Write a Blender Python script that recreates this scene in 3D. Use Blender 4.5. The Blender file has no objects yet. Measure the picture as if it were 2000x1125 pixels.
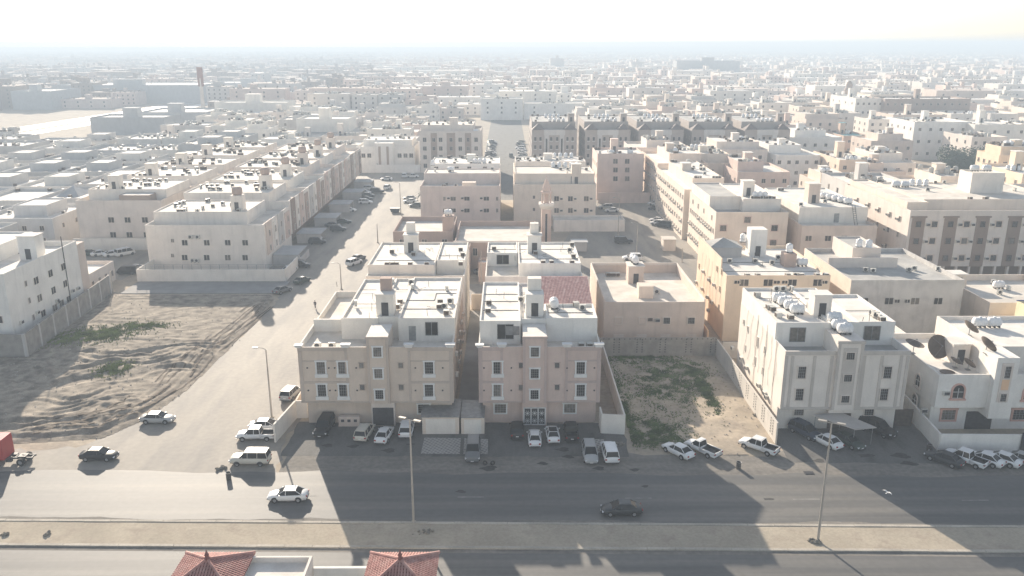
import bpy, math, random
from mathutils import Vector, Matrix
R = math.radians
random.seed(7)
S = bpy.context.scene
COL = S.collection

# ------------------------------------------------------------------ camera
FPX, PITCH, CAMH, YAW = 1618.0, R(16.4), 52.0, R(0.35)
cd = bpy.data.cameras.new('camera'); cam = bpy.data.objects.new('camera', cd); COL.objects.link(cam)
cd.sensor_width = 36.0; cd.lens = FPX / 2000 * 36.0; cd.clip_end = 30000; cd.clip_start = 0.5
cam.location = (0, 0, CAMH); cam.rotation_euler = (R(90) - PITCH, 0, -YAW)
S.camera = cam

# ------------------------------------------------------------------ light
SUN_EL, SUN_AZ = R(19.5), R(22.0)          # azimuth: from +Y towards -X
w = bpy.data.worlds.new('World'); S.world = w; w.use_nodes = True
nt = w.node_tree; nt.nodes.clear()
out = nt.nodes.new('ShaderNodeOutputWorld'); bg = nt.nodes.new('ShaderNodeBackground')
sky = nt.nodes.new('ShaderNodeTexSky'); sky.sky_type = 'NISHITA'; sky.sun_disc = False
sky.sun_elevation = SUN_EL; sky.sun_rotation = -SUN_AZ
sky.air_density = 1.0; sky.dust_density = 1.0; sky.ozone_density = 1.0; sky.altitude = 20
bg.inputs[1].default_value = 0.092
hs = nt.nodes.new('ShaderNodeHueSaturation'); hs.inputs['Saturation'].default_value = 0.6; hs.inputs['Value'].default_value = 1.0
nt.links.new(sky.outputs[0], hs.inputs['Color']); nt.links.new(hs.outputs[0], bg.inputs[0]); nt.links.new(bg.outputs[0], out.inputs[0])
sl = bpy.data.lights.new('sun', 'SUN'); sun = bpy.data.objects.new('sun', sl); COL.objects.link(sun)
sl.energy = 5.0; sl.angle = R(0.5); sl.color = (1.0, 0.88, 0.73)
to_sun = Vector((-math.sin(SUN_AZ) * math.cos(SUN_EL), math.cos(SUN_AZ) * math.cos(SUN_EL), math.sin(SUN_EL)))
sun.rotation_euler = to_sun.to_track_quat('Z', 'Y').to_euler()
S.view_settings.view_transform = 'Standard'; S.view_settings.look = 'None'
S.view_settings.gamma = 1.0; S.view_settings.exposure = 1.08
HAZE_D, HAZE_C, HAZE_G = 0.00078, (0.63, 0.745, 0.875), 0.08

# ------------------------------------------------------------------ pixel of the 2000 x 1125 photograph -> real place in the world
_s, _c = math.sin(PITCH), math.cos(PITCH)
def ray(px, py):
    u = (px - 1000) / FPX; v = (py - 562.5) / FPX
    dz = -(_s + v * _c); dy = _c - v * _s
    return u * math.cos(YAW) + dy * math.sin(YAW), dy * math.cos(YAW) - u * math.sin(YAW), dz
def G(px, py, z=0.0):                       # point at height z
    a, b, c = ray(px, py); t = (CAMH - z) / -c
    return a * t, b * t
def PF(px, py, Y):                          # point on the plane y = Y -> (x, z)
    a, b, c = ray(px, py); t = Y / b
    return a * t, CAMH + c * t
def PS(px, py, X):                          # point on the plane x = X -> (y, z)
    a, b, c = ray(px, py); t = X / a
    return b * t, CAMH + c * t
def screen(X, Y, Z):
    x = X * math.cos(YAW) - Y * math.sin(YAW); y = Y * math.cos(YAW) + X * math.sin(YAW); z = Z - CAMH
    d = y * _c - z * _s
    return 1000 + FPX * x / d, 562.5 - FPX * (y * _s + z * _c) / d

# ------------------------------------------------------------------ materials
MATS = {}
def mat(name, col, rough=0.85, var=0.12, scale=0.6, dirt=0.0, dirtcol=(0.2, 0.17, 0.14), metal=0.0, spec=0.3, coat=0.0,
        bump=0.0, bscale=8.0, stretch=(1, 1, 1), rand=0.0, tint=None, tscale=0.1, fine=0.0):
    if name in MATS: return MATS[name]
    m = bpy.data.materials.new(name); m.use_nodes = True; n = m.node_tree; L = n.links
    b = n.nodes['Principled BSDF']
    b.inputs['Roughness'].default_value = rough; b.inputs['Metallic'].default_value = metal
    b.inputs['Specular IOR Level'].default_value = spec; b.inputs['Coat Weight'].default_value = coat
    geo = n.nodes.new('ShaderNodeNewGeometry')
    def noise(sc, st=(1, 1, 1), det=4.0):
        mp = n.nodes.new('ShaderNodeMapping'); mp.inputs['Scale'].default_value = st
        L.new(geo.outputs['Position'], mp.inputs['Vector'])
        t = n.nodes.new('ShaderNodeTexNoise'); t.inputs['Scale'].default_value = sc; t.inputs['Detail'].default_value = det
        L.new(mp.outputs[0], t.inputs['Vector']); return t.outputs['Fac']
    def mixc(fac, c1, c2, lo=0.35, hi=0.65):
        r = n.nodes.new('ShaderNodeMapRange'); r.inputs['From Min'].default_value = lo; r.inputs['From Max'].default_value = hi
        L.new(fac, r.inputs['Value'])
        x = n.nodes.new('ShaderNodeMix'); x.data_type = 'RGBA'
        L.new(r.outputs[0], x.inputs['Factor'])
        for k, c in ((6, c1), (7, c2)):
            if hasattr(c, 'is_output'): L.new(c, x.inputs[k])
            else: x.inputs[k].default_value = (*c, 1)
        return x.outputs[2]
    lo = tuple(c * (1 - var) for c in col); hi = tuple(min(1, c * (1 + var)) for c in col)
    c = mixc(noise(scale, stretch), lo, hi)
    if tint: c = mixc(noise(tscale, stretch, 5.0), c, tint, 0.45, 0.68)
    if fine: 
        f = mixc(noise(scale * 14, (1, 1, 1), 3.0), tuple(1 - fine for _ in col), tuple(1.0 for _ in col))
        x = n.nodes.new('ShaderNodeMix'); x.data_type = 'RGBA'; x.blend_type = 'MULTIPLY'; x.inputs['Factor'].default_value = 1
        L.new(c, x.inputs[6]); L.new(f, x.inputs[7]); c = x.outputs[2]
    if dirt:
        f = noise(1.1, (1, 1, 0.16), 6.0)
        r = n.nodes.new('ShaderNodeMapRange'); r.inputs['From Min'].default_value = 0.52; r.inputs['From Max'].default_value = 0.78
        r.inputs['To Max'].default_value = dirt; L.new(f, r.inputs['Value'])
        x = n.nodes.new('ShaderNodeMix'); x.data_type = 'RGBA'; L.new(r.outputs[0], x.inputs['Factor'])
        L.new(c, x.inputs[6]); x.inputs[7].default_value = (*dirtcol, 1); c = x.outputs[2]
    if rand:
        oi = n.nodes.new('ShaderNodeObjectInfo'); r = n.nodes.new('ShaderNodeMapRange')
        r.inputs['To Min'].default_value = 1 - rand; r.inputs['To Max'].default_value = 1 + rand * 0.4
        L.new(oi.outputs['Random'], r.inputs['Value'])
        x = n.nodes.new('ShaderNodeVectorMath'); x.operation = 'SCALE'; L.new(c, x.inputs[0]); L.new(r.outputs[0], x.inputs['Scale']); c = x.outputs[0]
    L.new(c, b.inputs['Base Color'])
    if bump:
        bp = n.nodes.new('ShaderNodeBump'); bp.inputs['Strength'].default_value = bump; bp.inputs['Distance'].default_value = 0.1
        L.new(noise(bscale, (1, 1, 1), 5.0), bp.inputs['Height']); L.new(bp.outputs[0], b.inputs['Normal'])
    MATS[name] = m; return m
def wallm(name, col, dirt=0.32):
    col = tuple(min(0.84, c * 1.3) for c in col)
    return mat(name, col, 0.9, 0.06, 0.35, dirt, tuple(c * 0.6 for c in col), bump=0.08, bscale=3.0, fine=0.05)
W = dict(
    taupe=wallm('taupe_render', (0.495, 0.415, 0.345)), mauve=wallm('mauve_render', (0.49, 0.385, 0.335)),
    taupe_trim=wallm('taupe_trim', (0.41, 0.345, 0.295)), mauve_trim=wallm('mauve_trim', (0.41, 0.325, 0.295)),
    white=wallm('white_wall', (0.62, 0.58, 0.525)), bright=wallm('bright_white_wall', (0.635, 0.61, 0.57)),
    bone=wallm('bone_wall', (0.61, 0.56, 0.505), 0.35), cream=wallm('cream_wall', (0.58, 0.50, 0.425)),
    pale=wallm('pale_wall', (0.55, 0.49, 0.44), 0.35), yellow=wallm('yellow_wall', (0.575, 0.465, 0.355), 0.3),
    beige=wallm('beige_wall', (0.51, 0.425, 0.365)), pink=wallm('pink_wall', (0.52, 0.415, 0.365)),
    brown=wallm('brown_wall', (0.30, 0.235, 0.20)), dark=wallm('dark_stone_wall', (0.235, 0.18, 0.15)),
    grey=wallm('grey_wall', (0.42, 0.40, 0.38)), peach=wallm('peach_wall', (0.66, 0.42, 0.26)),
    plaster=mat('patchy_plaster', (0.52, 0.50, 0.48), 0.95, 0.12, 0.5, 0.5, (0.33, 0.32, 0.31), tint=(0.60, 0.58, 0.55), tscale=0.35, fine=0.12),
    block=mat('concrete_block', (0.36, 0.33, 0.30), 0.95, 0.15, 0.8, 0.3, (0.22, 0.2, 0.18), fine=0.2, bump=0.3),
    stone=wallm('mosque_stone', (0.36, 0.275, 0.235)), shade=wallm('cool_grey_wall', (0.34, 0.34, 0.34)),
)
roofm = mat('white_roof', (0.79, 0.75, 0.69), 0.9, 0.06, 0.30, 0.0, fine=0.06, tint=(0.68, 0.63, 0.57), tscale=0.45)
roof2 = mat('cream_roof', (0.71, 0.66, 0.59), 0.9, 0.12, 0.25, fine=0.08, tint=(0.60, 0.55, 0.48), tscale=0.4)
roofg = mat('grey_roof', (0.42, 0.41, 0.39), 0.92, 0.15, 0.25, fine=0.12, tint=(0.55, 0.53, 0.49), tscale=0.2)
glass = mat('window_glass', (0.045, 0.042, 0.04), 0.35, 0.3, 2.0, spec=0.2, rand=0.5)
curtain = mat('curtained_glass', (0.17, 0.15, 0.13), 0.5, 0.3, 2.0, spec=0.2, rand=0.3)
glassc = mat('car_glass', (0.02, 0.021, 0.024), 0.15, 0.1, 2.0, spec=0.22)
whitep = mat('white_trim', (0.74, 0.73, 0.71), 0.7, 0.05, 1.0)
tankw = mat('white_tank', (0.78, 0.78, 0.78), 0.45, 0.06, 2.0)
darkm = mat('dark_metal', (0.05, 0.05, 0.055), 0.5, 0.2, 2.0, spec=0.4)
greym = mat('grey_metal', (0.30, 0.30, 0.30), 0.5, 0.15, 2.0, metal=0.4)
galv = mat('galvanised_pole', (0.42, 0.39, 0.35), 0.55, 0.1, 1.0, metal=0.3)
acw = mat('cream_casing', (0.62, 0.60, 0.55), 0.6, 0.08, 2.0, rand=0.2)
rust = mat('brown_shutter', (0.10, 0.075, 0.06), 0.8, 0.2, 2.0)
tyre = mat('tyre_rubber', (0.025, 0.025, 0.025), 0.9, 0.1, 4)
rim = mat('wheel_rim', (0.45, 0.45, 0.46), 0.35, 0.05, 4, metal=0.7)
lampr = mat('tail_lamp', (0.35, 0.02, 0.02), 0.25, 0.05, 4); lampw = mat('head_lamp', (0.75, 0.76, 0.78), 0.15, 0.05, 4)
redt = mat('red_tile', (0.24, 0.10, 0.09), 0.85, 0.2, 1.5)  # darker than the rolls: shade of the valleys put into the colour
redr = mat('red_tile_roll', (0.46, 0.24, 0.21), 0.8, 0.15, 1.5, tint=(0.54, 0.33, 0.29), tscale=1.2, fine=0.1)  # lighter copy of the tile colour, so the rolls read as lit
sand = mat('sand', (0.44, 0.37, 0.285), 0.97, 0.12, 0.12, fine=0.16, tint=(0.36, 0.30, 0.24), tscale=0.22, bump=0.35, bscale=2.0)
sandp = mat('pale_sand', (0.43, 0.375, 0.295), 0.97, 0.10, 0.25, fine=0.14, tint=(0.37, 0.315, 0.25), tscale=0.5, bump=0.2, bscale=3.0)
dirt = mat('churned_dirt', (0.375, 0.32, 0.255), 0.97, 0.22, 0.7, fine=0.35, tint=(0.19, 0.16, 0.13), tscale=0.5, bump=0.6, bscale=1.4)
asphalt = mat('road_asphalt', (0.112, 0.11, 0.107), 0.67, 0.14, 0.10, stretch=(0.12, 3.2, 1), fine=0.12, tint=(0.175, 0.165, 0.15), tscale=0.16, spec=0.5)
dusty = mat('dusty_asphalt', (0.315, 0.282, 0.24), 0.78, 0.10, 0.10, stretch=(1.5, 0.3, 1), fine=0.14, tint=(0.23, 0.21, 0.19), tscale=0.22, spec=0.35)
apron = mat('apron_asphalt', (0.175, 0.168, 0.158), 0.88, 0.16, 0.3, fine=0.22, tint=(0.10, 0.096, 0.092), tscale=0.3, stretch=(1.6, .6, 1))
verge = mat('dusty_verge', (0.25, 0.228, 0.20), 0.95, 0.14, 0.12, stretch=(0.4, 2.0, 1), fine=0.22, tint=(0.19, 0.175, 0.158), tscale=0.3)
pave = mat('grey_pavement', (0.30, 0.29, 0.28), 0.9, 0.1, 0.4, fine=0.1)
kerbm = mat('kerb_concrete', (0.46, 0.42, 0.36), 0.9, 0.15, 0.3, fine=0.15, stretch=(1, 1, 1))
leafm = mat('dark_leaves', (0.035, 0.065, 0.03), 0.7, 0.35, 1.2, rand=0.1)
grassm = mat('dry_grass', (0.21, 0.245, 0.09), 0.9, 0.35, 0.5)
grassd = mat('dull_green_scrub', (0.135, 0.18, 0.065), 0.9, 0.35, 0.5)
bark = mat('bark', (0.13, 0.10, 0.075), 0.9, 0.2, 3.0)
def brickm():
    m = mat('patterned_paving', (0.4, 0.4, 0.4)); n = m.node_tree; b = n.nodes['Principled BSDF']
    g = n.nodes.new('ShaderNodeNewGeometry'); t = n.nodes.new('ShaderNodeTexBrick')
    mp = n.nodes.new('ShaderNodeMapping'); mp.inputs['Rotation'].default_value = (0, 0, R(45)); n.links.new(g.outputs['Position'], mp.inputs['Vector'])
    t.inputs['Scale'].default_value = 1.0; t.inputs['Brick Width'].default_value = 0.5; t.inputs['Row Height'].default_value = 0.5; t.inputs['Mortar Size'].default_value = 0.07
    t.inputs['Color1'].default_value = (0.22, 0.21, 0.2, 1); t.inputs['Color2'].default_value = (0.28, 0.265, 0.25, 1); t.inputs['Mortar'].default_value = (0.45, 0.43, 0.4, 1)
    n.links.new(mp.outputs[0], t.inputs['Vector']); n.links.new(t.outputs['Color'], b.inputs['Base Color']); return m
paving = brickm()
PAINT = dict(white=(0.78, 0.78, 0.77), pearl=(0.62, 0.58, 0.50), silver=(0.42, 0.42, 0.41), black=(0.018, 0.018, 0.02), dark=(0.04, 0.045, 0.05),
             grey=(0.15, 0.155, 0.16), green=(0.035, 0.055, 0.045), blue=(0.03, 0.045, 0.075), red=(0.42, 0.03, 0.03))
def paint(c): return mat('car_paint_' + c, PAINT[c], 0.38, 0.03, 1.0, spec=0.35, coat=0.15)

# ------------------------------------------------------------------ mesh builder
class MB:
    def __init__(s): s.v = []; s.f = []; s.m = []
    def poly(s, pts, m=0):
        i = len(s.v); s.v += [tuple(p) for p in pts]; s.f.append(tuple(range(i, i + len(pts)))); s.m.append(m); return s
    def box(s, x0, x1, y0, y1, z0, z1, m=0, bottom=True, top=True):
        i = len(s.v); s.v += [(x, y, z) for z in (z0, z1) for (x, y) in ((x0, y0), (x1, y0), (x1, y1), (x0, y1))]
        fs = [(0, 1, 5, 4), (1, 2, 6, 5), (2, 3, 7, 6), (3, 0, 4, 7)]
        if top: fs.append((4, 5, 6, 7))
        if bottom: fs.append((3, 2, 1, 0))
        for f in fs: s.f.append(tuple(i + k for k in f)); s.m.append(m)
        return s
    def frus(s, b, t, z0, z1, m=0):         # b, t = (x0,x1,y0,y1)
        i = len(s.v)
        for (x0, x1, y0, y1), z in ((b, z0), (t, z1)): s.v += [(x0, y0, z), (x1, y0, z), (x1, y1, z), (x0, y1, z)]
        for f in ((0, 1, 5, 4), (1, 2, 6, 5), (2, 3, 7, 6), (3, 0, 4, 7), (4, 5, 6, 7), (3, 2, 1, 0)): s.f.append(tuple(i + k for k in f)); s.m.append(m)
        return s
    def prism(s, pts, z0, z1, m=0):
        n = len(pts); i = len(s.v); s.v += [(x, y, z0) for x, y in pts] + [(x, y, z1) for x, y in pts]
        s.f.append(tuple(i + k for k in range(n - 1, -1, -1))); s.f.append(tuple(i + n + k for k in range(n))); s.m += [m, m]
        for k in range(n): s.f.append((i + k, i + (k + 1) % n, i + n + (k + 1) % n, i + n + k)); s.m.append(m)
        return s
    def tube(s, p0, p1, r0, r1=None, n=8, m=0, cap=True):
        r1 = r0 if r1 is None else r1; p0 = Vector(p0); p1 = Vector(p1); d = (p1 - p0).normalized()
        a = d.orthogonal().normalized(); b = d.cross(a); i = len(s.v)
        for p, r in ((p0, r0), (p1, r1)):
            for k in range(n): t = 2 * math.pi * k / n; s.v.append(tuple(p + (a * math.cos(t) + b * math.sin(t)) * r))
        for k in range(n): s.f.append((i + k, i + (k + 1) % n, i + n + (k + 1) % n, i + n + k)); s.m.append(m)
        if cap: s.f.append(tuple(i + k for k in range(n - 1, -1, -1))); s.f.append(tuple(i + n + k for k in range(n))); s.m += [m, m]
        return s
    def lathe(s, prof, n=16, m=0, c=(0, 0), axis='z'):   # prof: (r, z)
        i = len(s.v)
        for r, z in prof:
            for k in range(n):
                t = 2 * math.pi * k / n; p = (r * math.cos(t), r * math.sin(t), z)
                if axis == 'x': p = (p[2], p[0], p[1])
                s.v.append((p[0] + c[0], p[1] + c[1], p[2] + (c[2] if len(c) > 2 else 0)))
        for j in range(len(prof) - 1):
            for k in range(n): s.f.append((i + j * n + k, i + j * n + (k + 1) % n, i + (j + 1) * n + (k + 1) % n, i + (j + 1) * n + k)); s.m.append(m)
        return s
    def mesh(s, name, mats, smooth=False):
        me = bpy.data.meshes.new(name); me.from_pydata(s.v, [], s.f)
        for q in (mats if isinstance(mats, (list, tuple)) else [mats]): me.materials.append(q)
        me.polygons.foreach_set('material_index', s.m)
        if smooth: me.polygons.foreach_set('use_smooth', [True] * len(s.f))
        me.update(); return me
    def build(s, name, mats, parent=None, smooth=False, loc=(0, 0, 0), rot=0):
        return put(name, s.mesh(name, mats, smooth), parent, loc, rot)
def put(name, mesh, parent=None, loc=(0, 0, 0), rot=0):
    o = bpy.data.objects.new(name, mesh); COL.objects.link(o); o.location = loc; o.rotation_euler = (0, 0, rot)
    if parent: o.parent = parent
    return o
def tag(o, label=None, cat=None, group=None, kind=None):
    if label: o['label'] = label
    if cat: o['category'] = cat
    if group: o['group'] = group
    if kind: o['kind'] = kind
    return o
def struct(name, mb, m, smooth=False): return tag(mb.build(name, m, None, smooth), kind='structure')
def thing(name, label, cat, loc=(0, 0, 0), rot=0, group=None): return tag(put(name, None, None, loc, rot), label, cat, group)
ORD = 'first second third fourth fifth sixth seventh eighth ninth tenth eleventh twelfth thirteenth fourteenth fifteenth sixteenth seventeenth eighteenth nineteenth twentieth'.split()
TENS = {20: 'twenty', 30: 'thirty', 40: 'forty', 50: 'fifty', 60: 'sixty'}
def ordw(i):                                # 0-based
    n = i + 1
    if n <= 20: return ORD[i]
    t, u = n // 10 * 10, n % 10
    return TENS[t].rstrip('y') + 'ieth' if u == 0 else TENS[t] + '-' + ORD[u - 1]
RANK = {}                                   # key -> [(screen x, object, label prefix)]
def rank(key, o, prefix, x, y, z=0): RANK.setdefault(key, []).append((screen(x, y, z)[0], o, prefix))
def copy_tree(o, parent=None):
    c = o.copy(); COL.objects.link(c); c.parent = parent
    for ch in o.children: copy_tree(ch, c)
    return c

# ------------------------------------------------------------------ shared small meshes
CACHE = {}
def cached(key, fn):
    if key not in CACHE: CACHE[key] = fn()
    return CACHE[key]
def win_mesh(w, h, kind='plain', fm=None):
    gm_ = curtain if random.random() < .25 else glass
    def mk():
        b = MB(); a, c = w / 2, h / 2
        if kind == 'far':
            b.box(-a, a, -0.05, 0.02, -c, c, 1); b.box(-a - 0.1, a + 0.1, -0.14, 0.02, -c - 0.16, -c, 0)
        else:
            t = 0.07
            b.box(-a, a, -0.03, 0.02, -c, c, 1)
            for x0, x1, z0, z1 in ((-a - t, -a, -c - t, c + t), (a, a + t, -c - t, c + t), (-a, a, c, c + t), (-a, a, -c - t, -c)): b.box(x0, x1, -0.1, 0.02, z0, z1, 0)
            b.box(-0.035, 0.035, -0.06, 0.01, -c, c, 0)
        return b.mesh('window', [fm or W['pale'], gm_])
    return cached(('win', w, h, kind, fm.name if fm else '', gm_.name), mk)
def trim_window(root, x, y, z, w=1.15, h=1.75, rot=0, sill=True, tr=None, wide=0.2):   # window > pane, grille, sill
    tr = tr or whitep
    def mk():
        b = MB(); a, c, t = w / 2, h / 2, wide
        for x0, x1, z0, z1 in ((-a - t, -a, -c - 0.05, c), (a, a + t, -c - 0.05, c), (-a - t - 0.08, a + t + 0.08, c, c + t)): b.box(x0, x1, -0.16, 0.02, z0, z1)
        if not sill: b.box(-a - t, a + t, -0.16, 0.02, -c - t, -c - 0.05)
        return b.mesh('window', tr)
    o = put('window', cached(('trim', w, h, sill, tr.name, wide), mk), root, (x, y, z), rot)
    gm_ = curtain if random.random() < .35 else glass
    put('pane', cached(('pane', w, h, gm_.name), lambda: MB().box(-w / 2, w / 2, -0.03, 0.02, -h / 2, h / 2).mesh('pane', gm_)), o)
    def gr():
        b = MB()
        for k in range(1, 4): xx = -w / 2 + w * k / 4; b.box(xx - 0.02, xx + 0.02, -0.07, -0.031, -h / 2, h / 2)
        for k in range(1, 4): zz = -h / 2 + h * k / 4; b.box(-w / 2, w / 2, -0.065, -0.035, zz - 0.015, zz + 0.015)
        return b.mesh('grille', greym)
    put('grille', cached(('gr', w, h), gr), o)
    if sill: put('sill', cached(('sill', w, h, tr.name), lambda: MB().box(-w / 2 - 0.32, w / 2 + 0.32, -0.22, 0.02, -h / 2 - 0.55, -h / 2 - 0.05).mesh('sill', tr)), o)
    return o
def wall_ac(root, x, y, z, rot=0, cond=False):
    def mk():
        b = MB(); b.box(-0.42, 0.42, -0.42, 0.0, -0.28, 0.28, 0); b.box(-0.36, 0.36, -0.435, -0.42, -0.22, 0.22, 1); return b.mesh('air_conditioner', [acw, darkm])
    return put('air_conditioner', cached('wac', mk), root, (x, y, z), rot)
def condenser_mesh():
    b = MB(); b.box(-0.48, 0.48, -0.2, 0.2, 0.12, 0.88, 0); b.box(-0.4, -0.3, -0.2, 0.2, 0, 0.12, 1); b.box(0.3, 0.4, -0.2, 0.2, 0, 0.12, 1)
    b.lathe([(0.0, -0.215), (0.30, -0.215), (0.33, -0.2)], 12, 1, (-0.08, 0, 0.5)); n = 36
    for k in range(len(b.v) - n, len(b.v)): x, y, z = b.v[k]; b.v[k] = (x, -(0.215 if k < len(b.v) - 12 else 0.2), 0.5 + y)
    return b.mesh('condenser', [acw, darkm])
def condenser2_mesh():
    b = MB(); b.box(-0.42, 0.42, -0.42, 0.42, 0.08, 0.78, 0); b.box(-0.36, 0.36, -0.44, -0.42, 0.16, 0.7, 1); b.box(-0.44, -0.42, -0.34, 0.34, 0.16, 0.7, 1); b.box(-0.3, 0.3, -0.3, 0.3, 0, 0.08, 1)
    return b.mesh('air_conditioner', [acw, rust])
def tankh_mesh():
    b = MB(); prof = [(0.0, -1.0), (0.45, -1.0), (0.62, -0.85)]
    for k in range(6): z = -0.75 + k * 0.28; prof += [(0.70, z), (0.70, z + 0.14), (0.64, z + 0.18), (0.64, z + 0.24)]
    prof += [(0.62, 0.9), (0.45, 1.0), (0, 1.0)]; b.lathe(prof, 16, 0, (0, 0, 0.85), 'x')
    for x in (-0.7, 0, 0.7): b.box(x - 0.08, x + 0.08, -0.5, 0.5, 0, 0.3, 1)
    b.lathe([(0.22, 1.5), (0.22, 1.63), (0.0, 1.66)], 10, 0); return b.mesh('water_tank', [tankw, darkm])
def tankv_mesh():
    b = MB(); b.lathe([(0.0, 0.1), (0.62, 0.1), (0.66, 0.3), (0.62, 0.32), (0.62, 0.75), (0.66, 0.78), (0.62, 0.82), (0.62, 1.35), (0.5, 1.55), (0.22, 1.65), (0.22, 1.75), (0, 1.76)], 16, 0)
    b.box(-0.6, 0.6, -0.6, 0.6, 0, 0.1, 1); return b.mesh('water_tank', [tankw, darkm])
HOSTN = {}
CONDN = [0]
CREQ = []                                   # roof units asked for; built at the end
ALLH = []; EXC = []; EQ = []
def condenser(host, x, y, z, rot=0, k=None): CREQ.append((host, x, y, z, rot, random.random() < 0.5 if k is None else k)); CONDN[0] += 1
def condenser_real(host, x, y, z, rot, k):
    o = put('air_conditioner', cached('cd', condenser_mesh) if k else cached('cd2', condenser2_mesh), None, (x, y, z), rot)
    tag(o, 'x', 'air conditioner', 'air conditioners standing on ' + host)
    rank(('ac', host), o, 'air conditioner on ' + host, x, y, z)
def tank(host, x, y, z, kind='h', rot=0):
    me = cached('th', tankh_mesh) if kind == 'h' else cached('tv', tankv_mesh)
    o = put('water_tank', me, None, (x, y, z), rot)
    me.polygons.foreach_set('use_smooth', [True] * len(me.polygons))
    tag(o, 'x', 'water tank', 'water tanks standing on ' + host)
    rank(('tank' + kind, host), o, ('ribbed lying' if kind == 'h' else 'upright') + ' white tank on ' + host, x, y, z)
    return o
def dish(label, x, y, z, r=0.9, az=200, el=35, m=None):
    t = thing('satellite_dish', label, 'satellite dish', (x, y, z), 0)
    MB().tube((0, 0, 0), (0, 0, r * 0.9), 0.05, n=6).box(-0.3, 0.3, -0.3, 0.3, 0, 0.06).build('stand', greym, t)
    b = MB(); prof = [(r * k / 5, 0.28 * r * (k / 5) ** 2) for k in range(6)]; b.lathe(prof, 20, 0); b.lathe([(p[0], p[1] - 0.03) for p in reversed(prof)], 20, 0)
    d = b.build('bowl', m or mat('brown_dish', (0.14, 0.11, 0.09), 0.6, 0.1, 2), t, True, (0, 0, r * 0.9))
    d.rotation_euler = (R(90 - el), 0, R(az))
    c = MB()
    for k in range(3): a = k * 2.094; c.tube((r * 0.9 * math.cos(a), r * 0.9 * math.sin(a), 0.24 * r), (0, 0, r * 0.75), 0.02, n=4)
    c.tube((0, 0, r * 0.68), (0, 0, r * 0.8), 0.07, n=8); e = c.build('feed_arm', greym, t, False, (0, 0, r * 0.9)); e.rotation_euler = d.rotation_euler
    return t

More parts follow.
